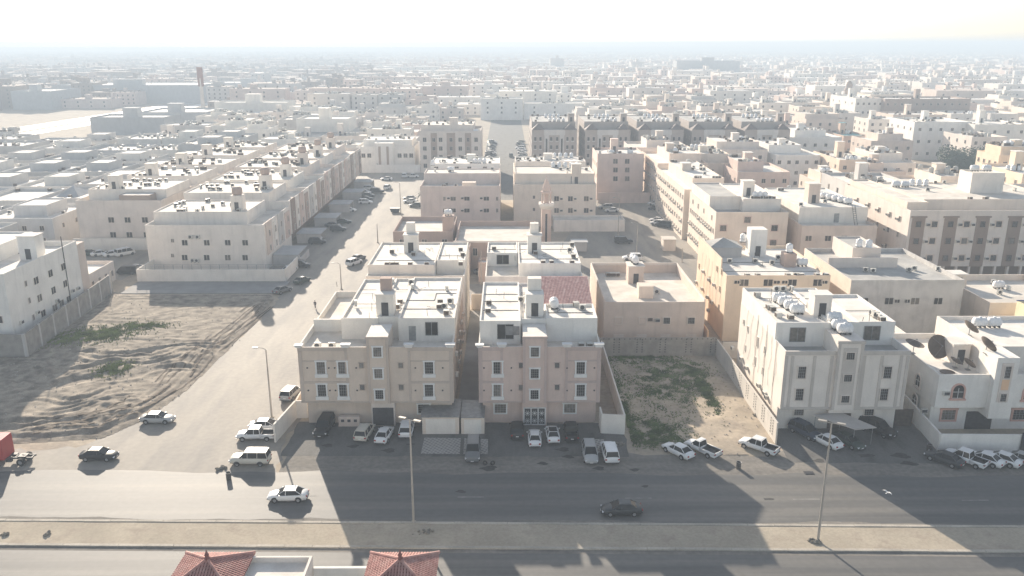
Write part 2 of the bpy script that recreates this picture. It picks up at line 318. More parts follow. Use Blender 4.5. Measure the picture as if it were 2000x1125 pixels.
# ------------------------------------------------------------------ houses
class House:
    def __init__(s, name, label, cat, x0, x1, y0, y1, wall, short=None, group=None, roof=None):
        s.x0, s.x1, s.y0, s.y1 = x0, x1, y0, y1; s.o = ((x0 + x1) / 2, (y0 + y1) / 2)
        s.wall, s.roof, s.short = wall, roof or roofm, short
        s.root = thing(name, label, cat, (s.o[0], s.o[1], 0), 0, group); s.nw = 0; ALLH.append(s)
    def L(s, x, y, z=0): return (x - s.o[0], y - s.o[1], z)
    def bx(s, name, x0, x1, y0, y1, z0, z1, m, parent=None):
        a, b = s.o; return MB().box(x0 - a, x1 - a, y0 - b, y1 - b, z0, z1).build(name, m, parent or s.root)
    def shell(s, name, x0, x1, y0, y1, z0, z1, par=0.9, wall=None, roof=None, t=0.2, cap=True, parent=None, inner=None):
        a, b = s.o; X0, X1, Y0, Y1 = x0 - a, x1 - a, y0 - b, y1 - b; zr = z1 - par; wall = wall or s.wall
        q = MB()
        for (p, r) in (((X0, Y0), (X1, Y0)), ((X1, Y0), (X1, Y1)), ((X1, Y1), (X0, Y1)), ((X0, Y1), (X0, Y0))):
            q.poly([(*p, z0), (*r, z0), (*r, z1), (*p, z1)])
        i0, i1, j0, j1 = X0 + t, X1 - t, Y0 + t, Y1 - t
        O = [(X0, Y0), (X1, Y0), (X1, Y1), (X0, Y1)]; I = [(i0, j0), (i1, j0), (i1, j1), (i0, j1)]
        for k in range(4):
            k2 = (k + 1) % 4
            q.poly([(*O[k], z1), (*O[k2], z1), (*I[k2], z1), (*I[k], z1)], 1)
            q.poly([(*I[k], z1), (*I[k2], z1), (*I[k2], zr), (*I[k], zr)], 1 if inner else 0)
        w = q.build(name, [wall, inner or wall], parent or s.root)
        MB().poly([(*p, zr) for p in I]).build('roof', roof or s.roof, w)
        return w
    def win(s, face, u, z, w=1.2, h=1.3, kind='plain', at=None, fm=None):
        if s.nw >= 98: return
        s.nw += 1
        if face == 'S': p = (u, s.y0 if at is None else at); r = 0
        elif face == 'W': p = (s.x0 if at is None else at, u); r = -math.pi / 2
        else: p = (s.x1 if at is None else at, u); r = math.pi / 2
        put('window', win_mesh(w, h, kind, fm), s.root, s.L(p[0], p[1], z), r)
    def grid(s, face, us, zs, **k):
        for z in zs:
            for u in us: s.win(face, u, z, **k)
    def tower(s, x, y, w, d, z0, z1, wall=None, door='S', cap=True, lid=True, dz=None):
        a, b = s.o; t = MB().box(x - a - w / 2, x - a + w / 2, y - b - d / 2, y - b + d / 2, z0, z1).build('stair_tower', wall or s.wall, s.root)
        if lid: MB().box(x - a - w / 2 - 0.15, x - a + w / 2 + 0.15, y - b - d / 2 - 0.15, y - b + d / 2 + 0.15, z1, z1 + 0.18).build('roof', s.roof, t)
        if door == 'S': MB().box(x - a - 0.5, x - a + 0.5, y - b - d / 2 - 0.04, y - b - d / 2, z0 + 0.1, z0 + 2.1).build('door', darkm, t)
        return t
    def clutter(s, n, x0, x1, y0, y1, z, tanks=0, tk='h', edge=True):
        for i in range(n):
            if edge and random.random() < 0.7: x = random.uniform(x0 + 0.7, x1 - 0.7); y = random.choice([y0 + 0.7, y1 - 0.9, (y0 + y1) / 2]) + random.uniform(-0.2, 0.5)
            else: x = random.uniform(x0 + 0.7, x1 - 0.7); y = random.uniform(y0 + 0.7, y1 - 0.7)
            condenser(s.short, x, y, z, random.choice([0, 0, math.pi / 2, 0.2]))
        if tanks:
            tx = random.uniform(x0 + 1.5, x1 - 1.5 - tanks * 1.5) if x1 - x0 > 4 + tanks * 1.5 else x0 + 1.2; ty = random.uniform(y0 + 2, y1 - 2)
            for i in range(tanks): tank(s.short, tx + i * 1.5, ty, z, tk, math.pi / 2 if tk == 'h' else 0)

# ================================================================== SETTING
TL = -0.018                                  # the main road runs a degree off the houses
def ry(x, y): return y + TL * x
struct('ground', MB().poly([(-14000, -300, 0), (14000, -300, 0), (14000, 16000, 0), (-14000, 16000, 0)]), sand)
def wobble(pts, amp=.3):
    o = []
    for (ax, ay), (bx_, by) in zip(pts, pts[1:] + pts[:1]):
        L_ = math.hypot(bx_ - ax, by - ay); n = max(1, int(L_ / 1.2)); nx_, ny_ = -(by - ay) / (L_ or 1), (bx_ - ax) / (L_ or 1)
        for i in range(n):
            t = i / n; x, y = ax + (bx_ - ax) * t, ay + (by - ay) * t; d = amp * (math.sin(x * .9 + y * .7) + .7 * math.sin(x * 2.3 - y * 1.9) + random.uniform(-.4, .4)) * min(1, 4 * t * (1 - t) * n / 4)
            o.append((x + nx_ * d, y + ny_ * d))
    return o
def sheet(name, pts, z, m, amp=0): return struct(name, MB().poly([(x, y, z) for x, y in (wobble(pts, amp) if amp else pts)]), m)
def strip(name, y0, y1, z, m, xa=-260, xb=260, wob=0.0, n=60):
    b = MB(); prev = None
    for i in range(n + 1):
        x = xa + (xb - xa) * i / n; d = wob * (math.sin(x * 0.21) + 0.6 * math.sin(x * 0.53 + 1) + 0.4 * math.sin(x * 1.3)); cur = (x, ry(x, y0), ry(x, y1) + d)
        if prev: b.poly([(prev[0], prev[1], z), (cur[0], cur[1], z), (cur[0], cur[2], z), (prev[0], prev[2], z)])
        prev = cur
    return struct(name, b, m)
strip('road_verge', 92, 99.5, 0.004, verge, -29, 260, 0.5, 160)
strip('main_road', 82.4, 93.8, 0.008, asphalt, wob=0.3, n=160)
strip('second_carriageway', 60, 77.3, 0.008, asphalt)
strip('kerb_dust', 82.38, 82.9, 0.012, verge, wob=.22, n=300); strip('kerb_dust', 76.6, 77.32, 0.012, verge, wob=0, n=160)
# median: sand bed between two real kerbs
strip('median', 77.7, 82.0, 0.11, sandp)
for nm, a, b_ in (('kerb', 77.3, 77.7), ('kerb', 82.0, 82.4)):
    q = MB()
    for i in range(160):
        x0 = -240 + i * 3.0; x1 = x0 + 2.96; dy = random.uniform(-0.02, 0.02)
        P4 = [(x0, ry(x0, a) + dy), (x1, ry(x1, a) + dy), (x1, ry(x1, b_) + dy), (x0, ry(x0, b_) + dy)]; q.prism(P4, 0.0, 0.17 + random.uniform(-0.015, 0.015))
    struct(nm, q, kerbm)
# left street and the junction at its mouth
lst = [(-140, ry(-140, 93)), (-29, ry(-29, 93)), (-30.2, 100), (-30.4, 120), (-30.6, 150), (-30.5, 185), (-30, 235), (-27, 262), (-27, 342), (-75, 342), (-75, 330), (-57.5, 322), (-57.3, 185), (-52, 181),
       G(545, 585), G(490, 640), G(420, 705), G(370, 752), G(285, 818), (-58, 101), (-75, 99.5), (-140, 99.5)]
sheet('side_street', lst, 0.004, dusty, .35)
mk = mat('worn_road_marking', (0.30, 0.29, 0.27), 0.9, 0.3, 1.0)
q = MB()
for x0 in (-26, -6, 14, 34, 54): yy = ry(x0, 87.9); q.box(x0, x0 + 3.2, yy, yy + 0.13, 0.010, 0.014)
struct('lane_marking', q, mk)
sheet('forecourt', [(-29.9, 98.6), (-6, 98.3), (16, 98.0), (16.3, 108), (-29.9, 108.9)], 0.012, apron, .12)
sheet('forecourt', [(36.6, 96.4), (57, 95.9), (95, 94.6), (95, 99.5), (57.6, 99.5), (58, 109), (36.6, 107.5)], 0.012, apron, .12)
sheet('paved_ramp', [G(829, 855), G(900, 856), G(898, 887), G(822, 886)], 0.020, paving)
sheet('paved_ramp', [G(907, 856), G(953, 858), G(953, 887), G(905, 887)], 0.020, paving)
sheet('paved_ramp', [G(1158, 858), G(1180, 858), G(1178, 885), G(1157, 882)], 0.020, paving)
sheet('back_street', [(-30, 163.5), (48, 165.5), (48, 180), (-30, 180)], 0.004, dusty)
sheet('parking_square', [(13, 180.1), (49, 180.1), (49, 200), (50, 290), (26, 300), (20, 240), (14, 215)], 0.008, dusty)
sheet('side_alley', [(-140, 184), (-88.5, 184), (-88.5, 212), (-140, 212)], 0.004, dusty)
sheet('avenue', [(-11, 285), (10, 285), (10, 600), (-11, 600)], 0.008, apron)
sheet('cross_street', [(-75, 342.2), (9, 342.2), (9, 347), (-75, 350)], 0.006, dusty)
struct('pavement', MB().box(-84, -49.5, 172.6, 181.9, 0, 0.14), pave)
struct('alley_floor', MB().box(-7.4, -4.1, 109.5, 160, 0, 0.03), pave)

oil = mat('oil_stain', (0.06, 0.056, 0.052), 0.8, 0.3, 2.0)
for px_, py_, r_ in ((690, 872, .5), (760, 880, .6), (800, 868, .4), (955, 915, .7), (1060, 905, .45), (1100, 878, .6), (1110, 892, .5), (1240, 918, .4), (1170, 915, .5), (1600, 900, .5), (1690, 890, .7), (1760, 890, .8), (1775, 905, .7), (640, 870, .5), (470, 884, .4), (1260, 950, .3), (900, 960, .4), (1500, 975, .4)):
    x_, y_ = G(px_, py_); q = MB(); n_ = 14; ph_ = random.random() * 6; q.poly([(x_ + r_ * (1.5 + .5 * math.sin(3 * a + ph_)) * math.cos(a), y_ + r_ * (.8 + .3 * math.sin(2 * a + ph_)) * math.sin(a), .018) for a in [k * 6.2832 / n_ for k in range(n_)]]); struct('oil_stain', q, oil)

# churned dirt of the empty lot: real relief, ruts along the street side
from mathutils import noise as NZ
def inside(x, y, P):
    c = False; j = len(P) - 1
    for i in range(len(P)):
        if (P[i][1] > y) != (P[j][1] > y) and x < (P[j][0] - P[i][0]) * (y - P[i][1]) / (P[j][1] - P[i][1]) + P[i][0]: c = not c
        j = i
    return c
def dist_edge(x, y, P):
    d = 1e9
    for i in range(len(P)):
        ax, ay = P[i - 1]; bx_, by = P[i]; dx, dy = bx_ - ax, by - ay; t = max(0, min(1, ((x - ax) * dx + (y - ay) * dy) / (dx * dx + dy * dy)))
        d = min(d, math.hypot(x - ax - t * dx, y - ay - t * dy))
    return d
lot = [(-95, 101.5), (-75, 101), G(130, 862), G(200, 858), G(290, 818), G(370, 760), G(430, 700), G(490, 645), G(540, 590), (-51, 172), (-84.5, 172.4), (-85.7, 172), (-83.2, 135.2), (-120, 135)]
def lot_h(x, y):
    e = dist_edge(x, y, lot); k = min(1, e / 2.5)
    # ruts follow the street edge: ridged bands by distance to the edge
    V = Vector
    wx, wy = NZ.noise(V((x * 0.13, y * 0.13, 31))) * 5, NZ.noise(V((x * 0.13, y * 0.13, 47))) * 5
    ph = (e + wx * .22) * 4.2 + NZ.noise(V((x * 0.2, y * 0.2, 8))) * 1.6
    band = (abs(math.sin(ph * .5)) - 0.55) * 0.30 * max(0, 1 - e / 8) * min(1, e) * (1 if x > -84 else 0.3)
    u_, v_ = (x + wx) * 0.9 + (y + wy) * 0.35, (y + wy) * 0.9 - (x + wx) * 0.35
    q1 = 1 - abs(NZ.noise(V((u_ * 0.075, v_ * 0.40, 3)))) * 3.2
    q2 = 1 - abs(NZ.noise(V((u_ * 0.33, v_ * 0.62, 13)))) * 3.0
    q3 = NZ.noise(V((x * .8, y * .9, 61)))
    amp = (0.3 + 0.7 * min(1, max(0, NZ.noise(V((x * 0.06, y * 0.07, 21))) * 2.4 + .45))) * max(0, min(1, (166 - y) / 30)) * min(1, e / 5)
    mound = (0.42 * q1 + 0.22 * q2 + .15 * q3) * amp
    small = (NZ.noise(V((x * 1.1, y * 1.3, 1))) * 0.06 + NZ.noise(V((x * 2.3, y * 2.5, 1))) * 0.05) * (0.4 + amp)
    return 0.012 + k * max(0.0, 0.28 + band + mound * 0.9 + small)
q = MB(); ix = {}; st = 0.33
nx = int((-49 + 96) / st); ny = int((174 - 100) / st)
for j in range(ny):
    for i in range(nx):
        x, y = -96 + i * st, 100 + j * st
        if inside(x, y, lot):
            ix[i, j] = len(q.v); q.v.append((x, y, lot_h(x, y)))
for (i, j) in list(ix):
    if (i + 1, j) in ix and (i, j + 1) in ix and (i + 1, j + 1) in ix: q.f.append((ix[i, j], ix[i + 1, j], ix[i + 1, j + 1], ix[i, j + 1])); q.m.append(0)
struct('dirt_lot', q, dirt, True)
lot2 = [(16.6, 99.5), (36.0, 97.5), (36.2, 134.6), (17.0, 134.6)]
q = MB(); ix = {}
for j in range(80):
    for i in range(46):
        x, y = 16.5 + i * 0.45, 97.5 + j * 0.47
        if inside(x, y, lot2):
            k = min(1, dist_edge(x, y, lot2) / 1.5); ix[i, j] = len(q.v)
            q.v.append((x, y, 0.012 + k * max(0, 0.12 + 0.16 * NZ.noise(Vector((x * 0.3, y * 0.3, 9))) + 0.08 * NZ.noise(Vector((x * 1.1, y * 1.1, 2))))))
for (i, j) in list(ix):
    if (i + 1, j) in ix and (i, j + 1) in ix and (i + 1, j + 1) in ix: q.f.append((ix[i, j], ix[i + 1, j], ix[i + 1, j + 1], ix[i, j + 1])); q.m.append(0)
struct('sandy_lot', q, sand, True)
def grass(name, label, blobs, n, m, zf, hh=0.35, lim=lot):
    q = MB()
    for _ in range(n):
        cx, cy, rx, ry_ = random.choice(blobs)
        x, y = cx + rx * .62 * random.gauss(0, 1), cy + ry_ * .62 * random.gauss(0, 1)
        if not inside(x, y, lim) or dist_edge(x, y, lim) < .3: continue
        if NZ.noise(Vector((x * 0.6, y * 0.6, 4))) < random.uniform(-.5, .15): continue
        z = zf(x, y) - 0.02; s = hh * random.uniform(0.5, 1.3)
        for k in range(4):
            t = random.uniform(0, 6.28); dx, dy = math.cos(t) * 0.07, math.sin(t) * 0.07; lx, ly = random.uniform(-.2, .2), random.uniform(-.2, .2)
            q.poly([(x - dx, y - dy, z), (x + dx, y + dy, z), (x + lx, y + ly, z + s)])
    tag(q.build(name, m), label, 'grass', kind='stuff')
def blob(px, py, w, h): x, y = G(px, py); x2, _ = G(px + w, py); _, y2 = G(px, py - h); return (x, y, abs(x2 - x), abs(y2 - y))
grass('grass', 'pale green weeds growing on the churned dirt of the left lot', [blob(215, 655, 45, 14), blob(110, 665, 60, 12), blob(225, 725, 22, 10), blob(160, 660, 70, 12), blob(280, 640, 40, 6), blob(200, 657, 30, 8)], 9000, grassm, lot_h, 0.26)
grass('grass', 'dull green scrub covering the fenced sandy lot', [blob(1300, 760, 60, 32), blob(1270, 840, 55, 22), blob(1290, 745, 40, 30), blob(1345, 725, 30, 14), blob(1250, 700, 50, 9), blob(1215, 790, 20, 50), blob(1290, 860, 45, 12), blob(1375, 760, 10, 30)], 26000, grassd, lambda x, y: 0.1, 0.2, lot2)

trk = mat('damp_track_soil', (0.15, 0.115, 0.085), 0.95, 0.3, 0.9, fine=0.3)
base_ = [G(60, 858), G(180, 846), G(280, 812), G(365, 760), G(425, 700), G(485, 648), G(540, 600)]
for k in range(7):
    off = .4 + k * .85 + random.uniform(-.2, .2); q = MB(); prev = None; n_ = 120
    for i in range(n_ + 1):
        t = i / n_ * (len(base_) - 1.001); a = int(t); f = t - a; (ax, ay), (bx_, by) = base_[a], base_[a + 1]; x, y = ax + (bx_ - ax) * f, ay + (by - ay) * f
        L_ = math.hypot(bx_ - ax, by - ay); nx_, ny_ = -(by - ay) / L_, (bx_ - ax) / L_; w0 = off + .8 * NZ.noise(Vector((t * 1.3, k * .5, 0))) + (k % 2) * .35 * math.sin(t * 2); wd = .16 + .1 * NZ.noise(Vector((t * 3, k, 4)))
        p = (x + nx_ * w0, y + ny_ * w0); r_ = (x + nx_ * (w0 + wd + .12), y + ny_ * (w0 + wd + .12)); zz = max(lot_h(*p), lot_h(*r_)) + .03
        if prev and NZ.noise(Vector((t * 1.1, k * 3.1, 9))) > -.28: q.poly([(*prev[0], prev[2]), (*p, zz), (*r_, zz), (*prev[1], prev[2])])
        prev = (p, r_, zz)
    struct('tyre_track', q, trk)

# ================================================================== WALLS ROUND THE LOTS
def wall_run(name, label, pts, h, t, m, cat='wall', posts=0, pm=None, group=None, cap=False):
    r = thing(name, label, cat, (pts[0][0], pts[0][1], 0), 0, group); ox, oy = pts[0]; b = MB(); p = MB(); np_ = 0; cps = MB()
    for (ax, ay), (bx_, by) in zip(pts, pts[1:]):
        d = Vector((bx_ - ax, by - ay)); L_ = d.length; d.normalize(); n = Vector((-d.y, d.x)) * t / 2
        P4 = [(ax + n.x - ox, ay + n.y - oy), (ax - n.x - ox, ay - n.y - oy), (bx_ - n.x - ox, by - n.y - oy), (bx_ + n.x - ox, by + n.y - oy)]
        b.prism(P4, 0, h)
        if cap:
            n2 = n * 1.3; cps.prism([(ax + n2.x - ox, ay + n2.y - oy), (ax - n2.x - ox, ay - n2.y - oy), (bx_ - n2.x - ox, by - n2.y - oy), (bx_ + n2.x - ox, by + n2.y - oy)], h, h + 0.08)
        if posts:
            k = int(L_ / posts)
            for i in range(0 if (ax, ay) == tuple(pts[0]) else 1, k + 1):
                x, y = ax + d.x * L_ * i / max(1, k) - ox, ay + d.y * L_ * i / max(1, k) - oy
                o = MB().box(x - t * .9, x + t * .9, y - t * .9, y + t * .9, 0, h + 0.05).build('pillar', pm or m, r)
    b.build('wall_panel', m, r)
    if cap: cps.build('coping', pm or m, r)
    return r
wall_run('boundary_wall', 'bare concrete block wall with pale pillars around the white house beside the dirt lot', [(-112, 135.0), (-83.3, 135.0), (-86.2, 173.0)], 4.1, 0.25, W['block'], posts=5.2, pm=wallm('pale_pillar', (0.42, 0.40, 0.38)))
q = wall_run('boundary_wall', 'grey block wall with rows of vent holes along the back of the sandy lot', [(14.2, 134.9), (36.2, 134.9)], 3.3, 0.22, W['block'])
def vents(parent, along, ox, oy, pts):
    b = MB()
    for x, y, z in pts:
        if along == 'x': b.box(x - 0.11, x + 0.11, y - 0.13, y - 0.11, z - 0.09, z + 0.09)
        else: b.box(x - 0.13, x - 0.11, y - 0.11, y + 0.11, z - 0.09, z + 0.09)
    b.build('vent_holes', mat('vent_shadow_gap', (0.08, 0.075, 0.07), 0.95), parent, loc=(-ox, -oy, 0))
vents(q, 'x', 14.2, 134.9, [(x, 134.9, z) for c in (18.5, 22.5, 26.5, 31.0, 35.3) for x in (c, c + 0.9) for z in (0.7, 1.15, 1.6, 2.05, 2.5, 2.95)] + [(14.9 + i * 0.9, 134.9, 3.1) for i in range(24)])
q = wall_run('boundary_wall', 'pale block wall with a stepped end between the sandy lot and the white house', [(36.3, 134.6), (36.4, 101.6)], 3.1, 0.22, wallm('pale_block', (0.46, 0.43, 0.39)))
vents(q, 'y', 36.3, 134.6, [(36.35, c + k, z) for c in (103, 107, 111, 115, 119, 123, 127) for k in (0, 0.9) for z in (0.8, 1.2, 1.6, 2.0, 2.4, 2.8)])
wall_run('boundary_wall', 'low white wall around the pavement strip left of the taupe house', [(-31.6, 102.4), (-30.6, 110.2), (-28.9, 110.2)], 2.7, 0.25, W['white'])
wall_run('boundary_wall', 'cream yard wall along the side street behind the taupe house', [(-30.6, 110.6), (-30.6, 132)], 2.6, 0.22, W['cream'])
wall_run('boundary_wall', 'narrow white walled passage between the mauve house and the sandy lot', [(13.1, 107.4), (13.1, 105.0), (16.2, 104.6), (16.3, 134.6)], 2.9, 0.22, W['white'])
q = wall_run('boundary_wall', 'white street wall in front of the villa with the dishes', [(58.6, 112.5), (57.4, 99.4), (75.0, 99.0)], 2.5, 0.25, W['bright'])
MB().box(67.9 - 58.6, 71.4 - 58.6, 98.85 - 112.5, 98.93 - 112.5, 0.1, 2.9).build('gate', darkm, q)
wall_run('boundary_wall', 'white street wall right of the villa gate', [(75.1, 99.0), (95, 98.8)], 2.5, 0.25, W['bright'])

# ================================================================== HOUSE A and B: the twin street front
def twin(name, label, x0, x1, wall, trimc, short, wins, smalls, towerx, gate, gatem, gx, gwin):
    Y = 107.2
    h = House(name, label, 'house', x0, x1, Y, 134, wall, short); ox, oy = h.o; r = h.root
    h.bx('ground_floor', x0 + 0.5, x1 - 0.4, Y + 1.3, 133.6, 0, 3.7, wall)
    up = h.shell('upper_floors', x0, x1, Y, 134, 3.7, 12.0, 1.0, inner=W['white'], roof=roof2)
    tx0, tx1 = towerx[:2]; ty = Y - 0.32
    h.bx('facade_tower', tx0, tx1, ty, Y + 5.0, 3.7, 13.6, wall)
    MB().poly([(tx0 - ox, ty - oy, 13.62), (tx1 - ox, ty - oy, 13.62), (tx1 - ox + .0, Y + 5 - oy, 13.62), (tx0 - ox, Y + 5 - oy, 13.62)]).build('tower_roof', roofm, r)
    # raised mouldings: pilasters and bands
    b = MB(); W_ = tx0
    def bar(a, c, z0, z1, d=0.09): b.box(a - ox, c - ox, Y - d - oy, Y + 0.03 - oy, z0, z1)
    for a, c in ((x0 + 0.1, x0 + 0.55), (tx0 - 3.1, tx0 - 2.75), (tx1 + 2.6, tx1 + 2.95), (x1 - 0.55, x1 - 0.1)): bar(a, c, 3.95, 11.4)
    for a, c in ((x0, tx0 - 2.7), (tx1 + 2.6, x1)):
        bar(a, c, 11.45, 12.0, 0.10); bar(a, c, 6.62, 6.95, 0.08); bar(a, c, 3.7, 3.93, 0.11); bar(a, c, 9.85, 10.05, 0.07)
    bar(tx0 - 2.7, tx0 - 0.02, 3.7, 3.9, 0.1); bar(tx1 + 0.02, tx1 + 2.6, 3.7, 3.9, 0.1)
    for a, c in ((tx0, tx0 + 0.35), (tx1 - 0.35, tx1)): b.box(a - ox, c - ox, ty - 0.08 - oy, ty + 0.02 - oy, 3.75, 13.3)
    b.box(tx0 - 0.08 - ox, tx1 + 0.08 - ox, ty - 0.12 - oy, ty + 0.02 - oy, 13.3, 13.62)
    b.build('moulding', trimc, r)
    for px, py in wins: x, z = PF(px, py, Y); trim_window(r, x - ox, Y - oy, z, 1.15, 1.75)
    for px, py in smalls:
        x, z = PF(px, py, Y); o = trim_window(r, x - ox, Y - oy, z, 0.6, 0.75, 0, False, trimc, 0.08)
    for py in (687, 729, 770): x, z = PF((towerx[2]), py, ty); trim_window(r, (tx0 + tx1) / 2 - ox, ty - oy, z, 1.1, 1.35, 0, False, None, 0.2)
    lights = MB()
    for px, py in wins:
        for dd in (-1.9, 1.9): x, z = PF(px, py, Y); lights.box(x + dd - ox - .1, x + dd - ox + .1, Y - 0.15 - oy, Y - oy, z - .1, z + .06)
    lights.build('wall_lamps', darkm, r)
    for x in (x0 + 0.3, tx0 - 2.9, tx1 + 2.8, x1 - 0.35):
        if x > x0 + 1: MB().frus((x - ox - .45, x - ox + .45, Y - .3 - oy, Y + .3 - oy), (x - ox - .7, x - ox + .7, Y - .45 - oy, Y + .45 - oy), 12.0, 12.5).build('parapet_capital', whitep, r)
    x = x0; MB().frus((x - ox - .1, x - ox + .5, Y - .3 - oy, Y + .3 - oy), (x - ox - .4, x - ox + .8, Y - .45 - oy, Y + .45 - oy), 12.0, 12.4).build('parapet_capital', whitep, r)
    # entrance
    g = MB().box(gx[0] - ox, gx[1] - ox, Y + 0.3 - oy, Y + 1.3 - oy, 0, 3.65).build('entrance_bay', W['pale'] if gatem == darkm else wall, r)
    gg = MB(); a, c = gx[0] + 0.25 - ox, gx[1] - 0.25 - ox; yy = Y + 0.3 - oy
    gg.box(a, c, yy - 0.05, yy, 0.1, 2.75, 0)
    for k in range(4): xx = a + (c - a) * k / 3; gg.box(xx - 0.07, xx + 0.07, yy - 0.1, yy - 0.05, 0.1, 2.8, 1)
    gg.box(a, c, yy - 0.1, yy - 0.05, 2.65, 2.8, 1); gg.box(a, c, yy - 0.1, yy - 0.05, 0.1, 0.22, 1)
    if gatem != darkm:
        for k in range(3):
            xa = a + (c - a) * (k + 0.5) / 3
            for zc in (0.75, 1.9):
                for t in range(4): an = t * math.pi / 4 + .4; gg.tube((xa - .38 * math.cos(an), yy - .08, zc - .42 * math.sin(an)), (xa + .38 * math.cos(an), yy - .08, zc + .42 * math.sin(an)), 0.03, n=4, m=1)
    gg.build('gate', [darkm, gatem], r)
    for x in gwin: trim_window(r, x - ox, Y + 1.3 - oy, 2.2, 1.6, 1.35, 0, False, None, 0.2)
    return h
# house A
hA = twin('apartment_house', 'taupe three-storey house with pairs of white-framed windows at the street corner', -28.9, -7.5, W['taupe'], W['taupe_trim'], 'the taupe corner house',
          [(627, 718), (669, 718), (838, 718), (629, 762), (671, 762), (838, 762)], [(706, 713), (708, 756), (783, 713), (784, 756)], (-19.35, -16.35, 745), 0, darkm, (-19.2, -15.9), (-11.9,))
hB = twin('apartment_house', 'mauve three-storey house with an ornate white gate beside the sandy lot', -4.0, 13.0, W['mauve'], W['mauve_trim'], 'the mauve house',
          [(972, 718), (1134, 718), (972, 762), (1134, 762)], [(1018, 713), (1018, 756), (1088, 713), (1088, 756)], (2.15, 5.45, 1053), 0, whitep, (2.1, 5.6), (-1.0, 8.9))
def pent(h, x0, x1, y0, y1, z, z0=11.0, wall=None, par=0.35, name='penthouse', roof=None): return h.shell(name, x0, x1, y0, y1, z0, z, par, wall or W['white'], roof, inner=None)
# A top
pent(hA, -23.9, -18.6, 113.2, 133.8, 14.2); pent(hA, -15.6, -7.52, 112.3, 133.8, 14.5); pent(hA, -18.59, -15.61, 113.4, 133.8, 14.35)
pent(hA, -28.7, -24.2, 116.5, 116.9, 12.9, par=0.01, name='terrace_wall')
hA.tower(-17.7, 115.6, 2.5, 2.6, 14.1, 17.3, W['white']); hA.bx('water_tank_box', -18.5, -16.9, 116.0, 117.3, 17.5, 19.3, W['stone'])
hA.win('S', PF(843, 643, 112.3)[0], 12.9, 1.7, 1.9, at=112.3, fm=greym)
hA.bx('door', -14.1, -13.1, 112.26, 112.3, 11.1, 13.3, greym)
# B top
pent(hB, -3.9, 1.9, 111.0, 131.0, 14.5, wall=W['bright']); pent(hB, 5.6, 12.9, 112.2, 119.0, 14.5, wall=W['bright']); pent(hB, 1.91, 5.59, 112.4, 131.0, 14.3, wall=W['bright'])
hB.tower(4.0, 115.5, 2.6, 2.6, 14.0, 17.4, W['bright'], lid=False); hB.bx('water_tank_box', 3.0, 5.0, 116.2, 117.6, 17.45, 19.2, W['white'])
hB.win('S', PF(987, 650, 111.0)[0], 12.9, 2.2, 2.1, at=111.0, fm=greym); hB.bx('shutter', -0.2, 1.7, 110.9, 111.0, 12.4, 13.7, greym)
pent(hB, 6.0, 12.6, 120.2, 127.6, 14.2, wall=W['bright'])
o_ = hB.o; q = MB(); rz0, rz1, ra, rb = 14.3, 16.2, 119.6, 128.2
q.poly([(5.3 - o_[0], ra - o_[1], rz0), (12.9 - o_[0], ra - o_[1], rz0), (12.9 - o_[0], rb - o_[1], rz1), (5.3 - o_[0], rb - o_[1], rz1)])
for i in range(34):
    x = 5.35 + i * 0.227 - o_[0]; q.tube((x, ra - 0.05 - o_[1], rz0 + 0.02), (x, rb - o_[1], rz1 + 0.02), 0.07, n=5)
q.poly([(5.3 - o_[0], rb - o_[1], rz1), (12.9 - o_[0], rb - o_[1], rz1), (12.9 - o_[0], rb - o_[1], 14.1), (5.3 - o_[0], rb - o_[1], 14.1)])
q.build('tiled_roof', mat('pink_tile', (0.46, 0.27, 0.26), 0.85, 0.12, 2, tint=(0.58, 0.42, 0.40), tscale=2.0), hB.root)
for h, pts, z in ((hA, [(695, 594, 1), (776, 600, 0), (782, 590, 0), (757, 550, 1), (768, 551, 1), (804, 553, 1), (806, 562, 1), (873, 565, 1), (860, 590, 0), (868, 600, 1), (858, 600, 0), (872, 612, 0), (880, 590, 1)], 14.15),
                  (hB, [(955, 592, 0), (953, 608, 0), (1138, 603, 1), (1018, 587, 1), (1125, 596, 0)], 14.1)):
    for px, py, k in pts: x, y = G(px, py + 3, z); condenser(h.short, min(max(x, h.x0 + .6), h.x1 - .6), min(y, 133), z, random.choice([0, 0.1, -1.4]), bool(k))
for x, y in ((-26.6, 109.4), (-24.6, 109.4)): condenser(hA.short, x, y, 11.0, 0, True)
for x, y in ((10.4, 109.5), (11.6, 109.4)): condenser(hB.short, x, y, 11.0, 0, False)
tank(hB.short, 7.0, 118.0, 14.15, 'h', math.pi / 2)
for h, X, sgn in ((hA, -7.5, 1),):
    pass
for z in (6.0, 9.2):
    for y in (112, 117, 121, 126, 130): wall_ac(hA.root, -7.5 - hA.o[0], y - hA.o[1], z, math.pi / 2)
def pipe(root, pts, r=0.05, m=None, name='pipe'):
    b = MB()
    for a, c in zip(pts, pts[1:]): b.tube(a, c, r, n=5)
    return b.build(name, m or greym, root)
for k in range(5):
    y = 113.0 + k * 3.3 - hA.o[1]; pipe(hA.root, [(10.78, y, 14.3), (10.82, y + .2, 11 - k * .7), (10.8, y + .5, 5)], 0.035)
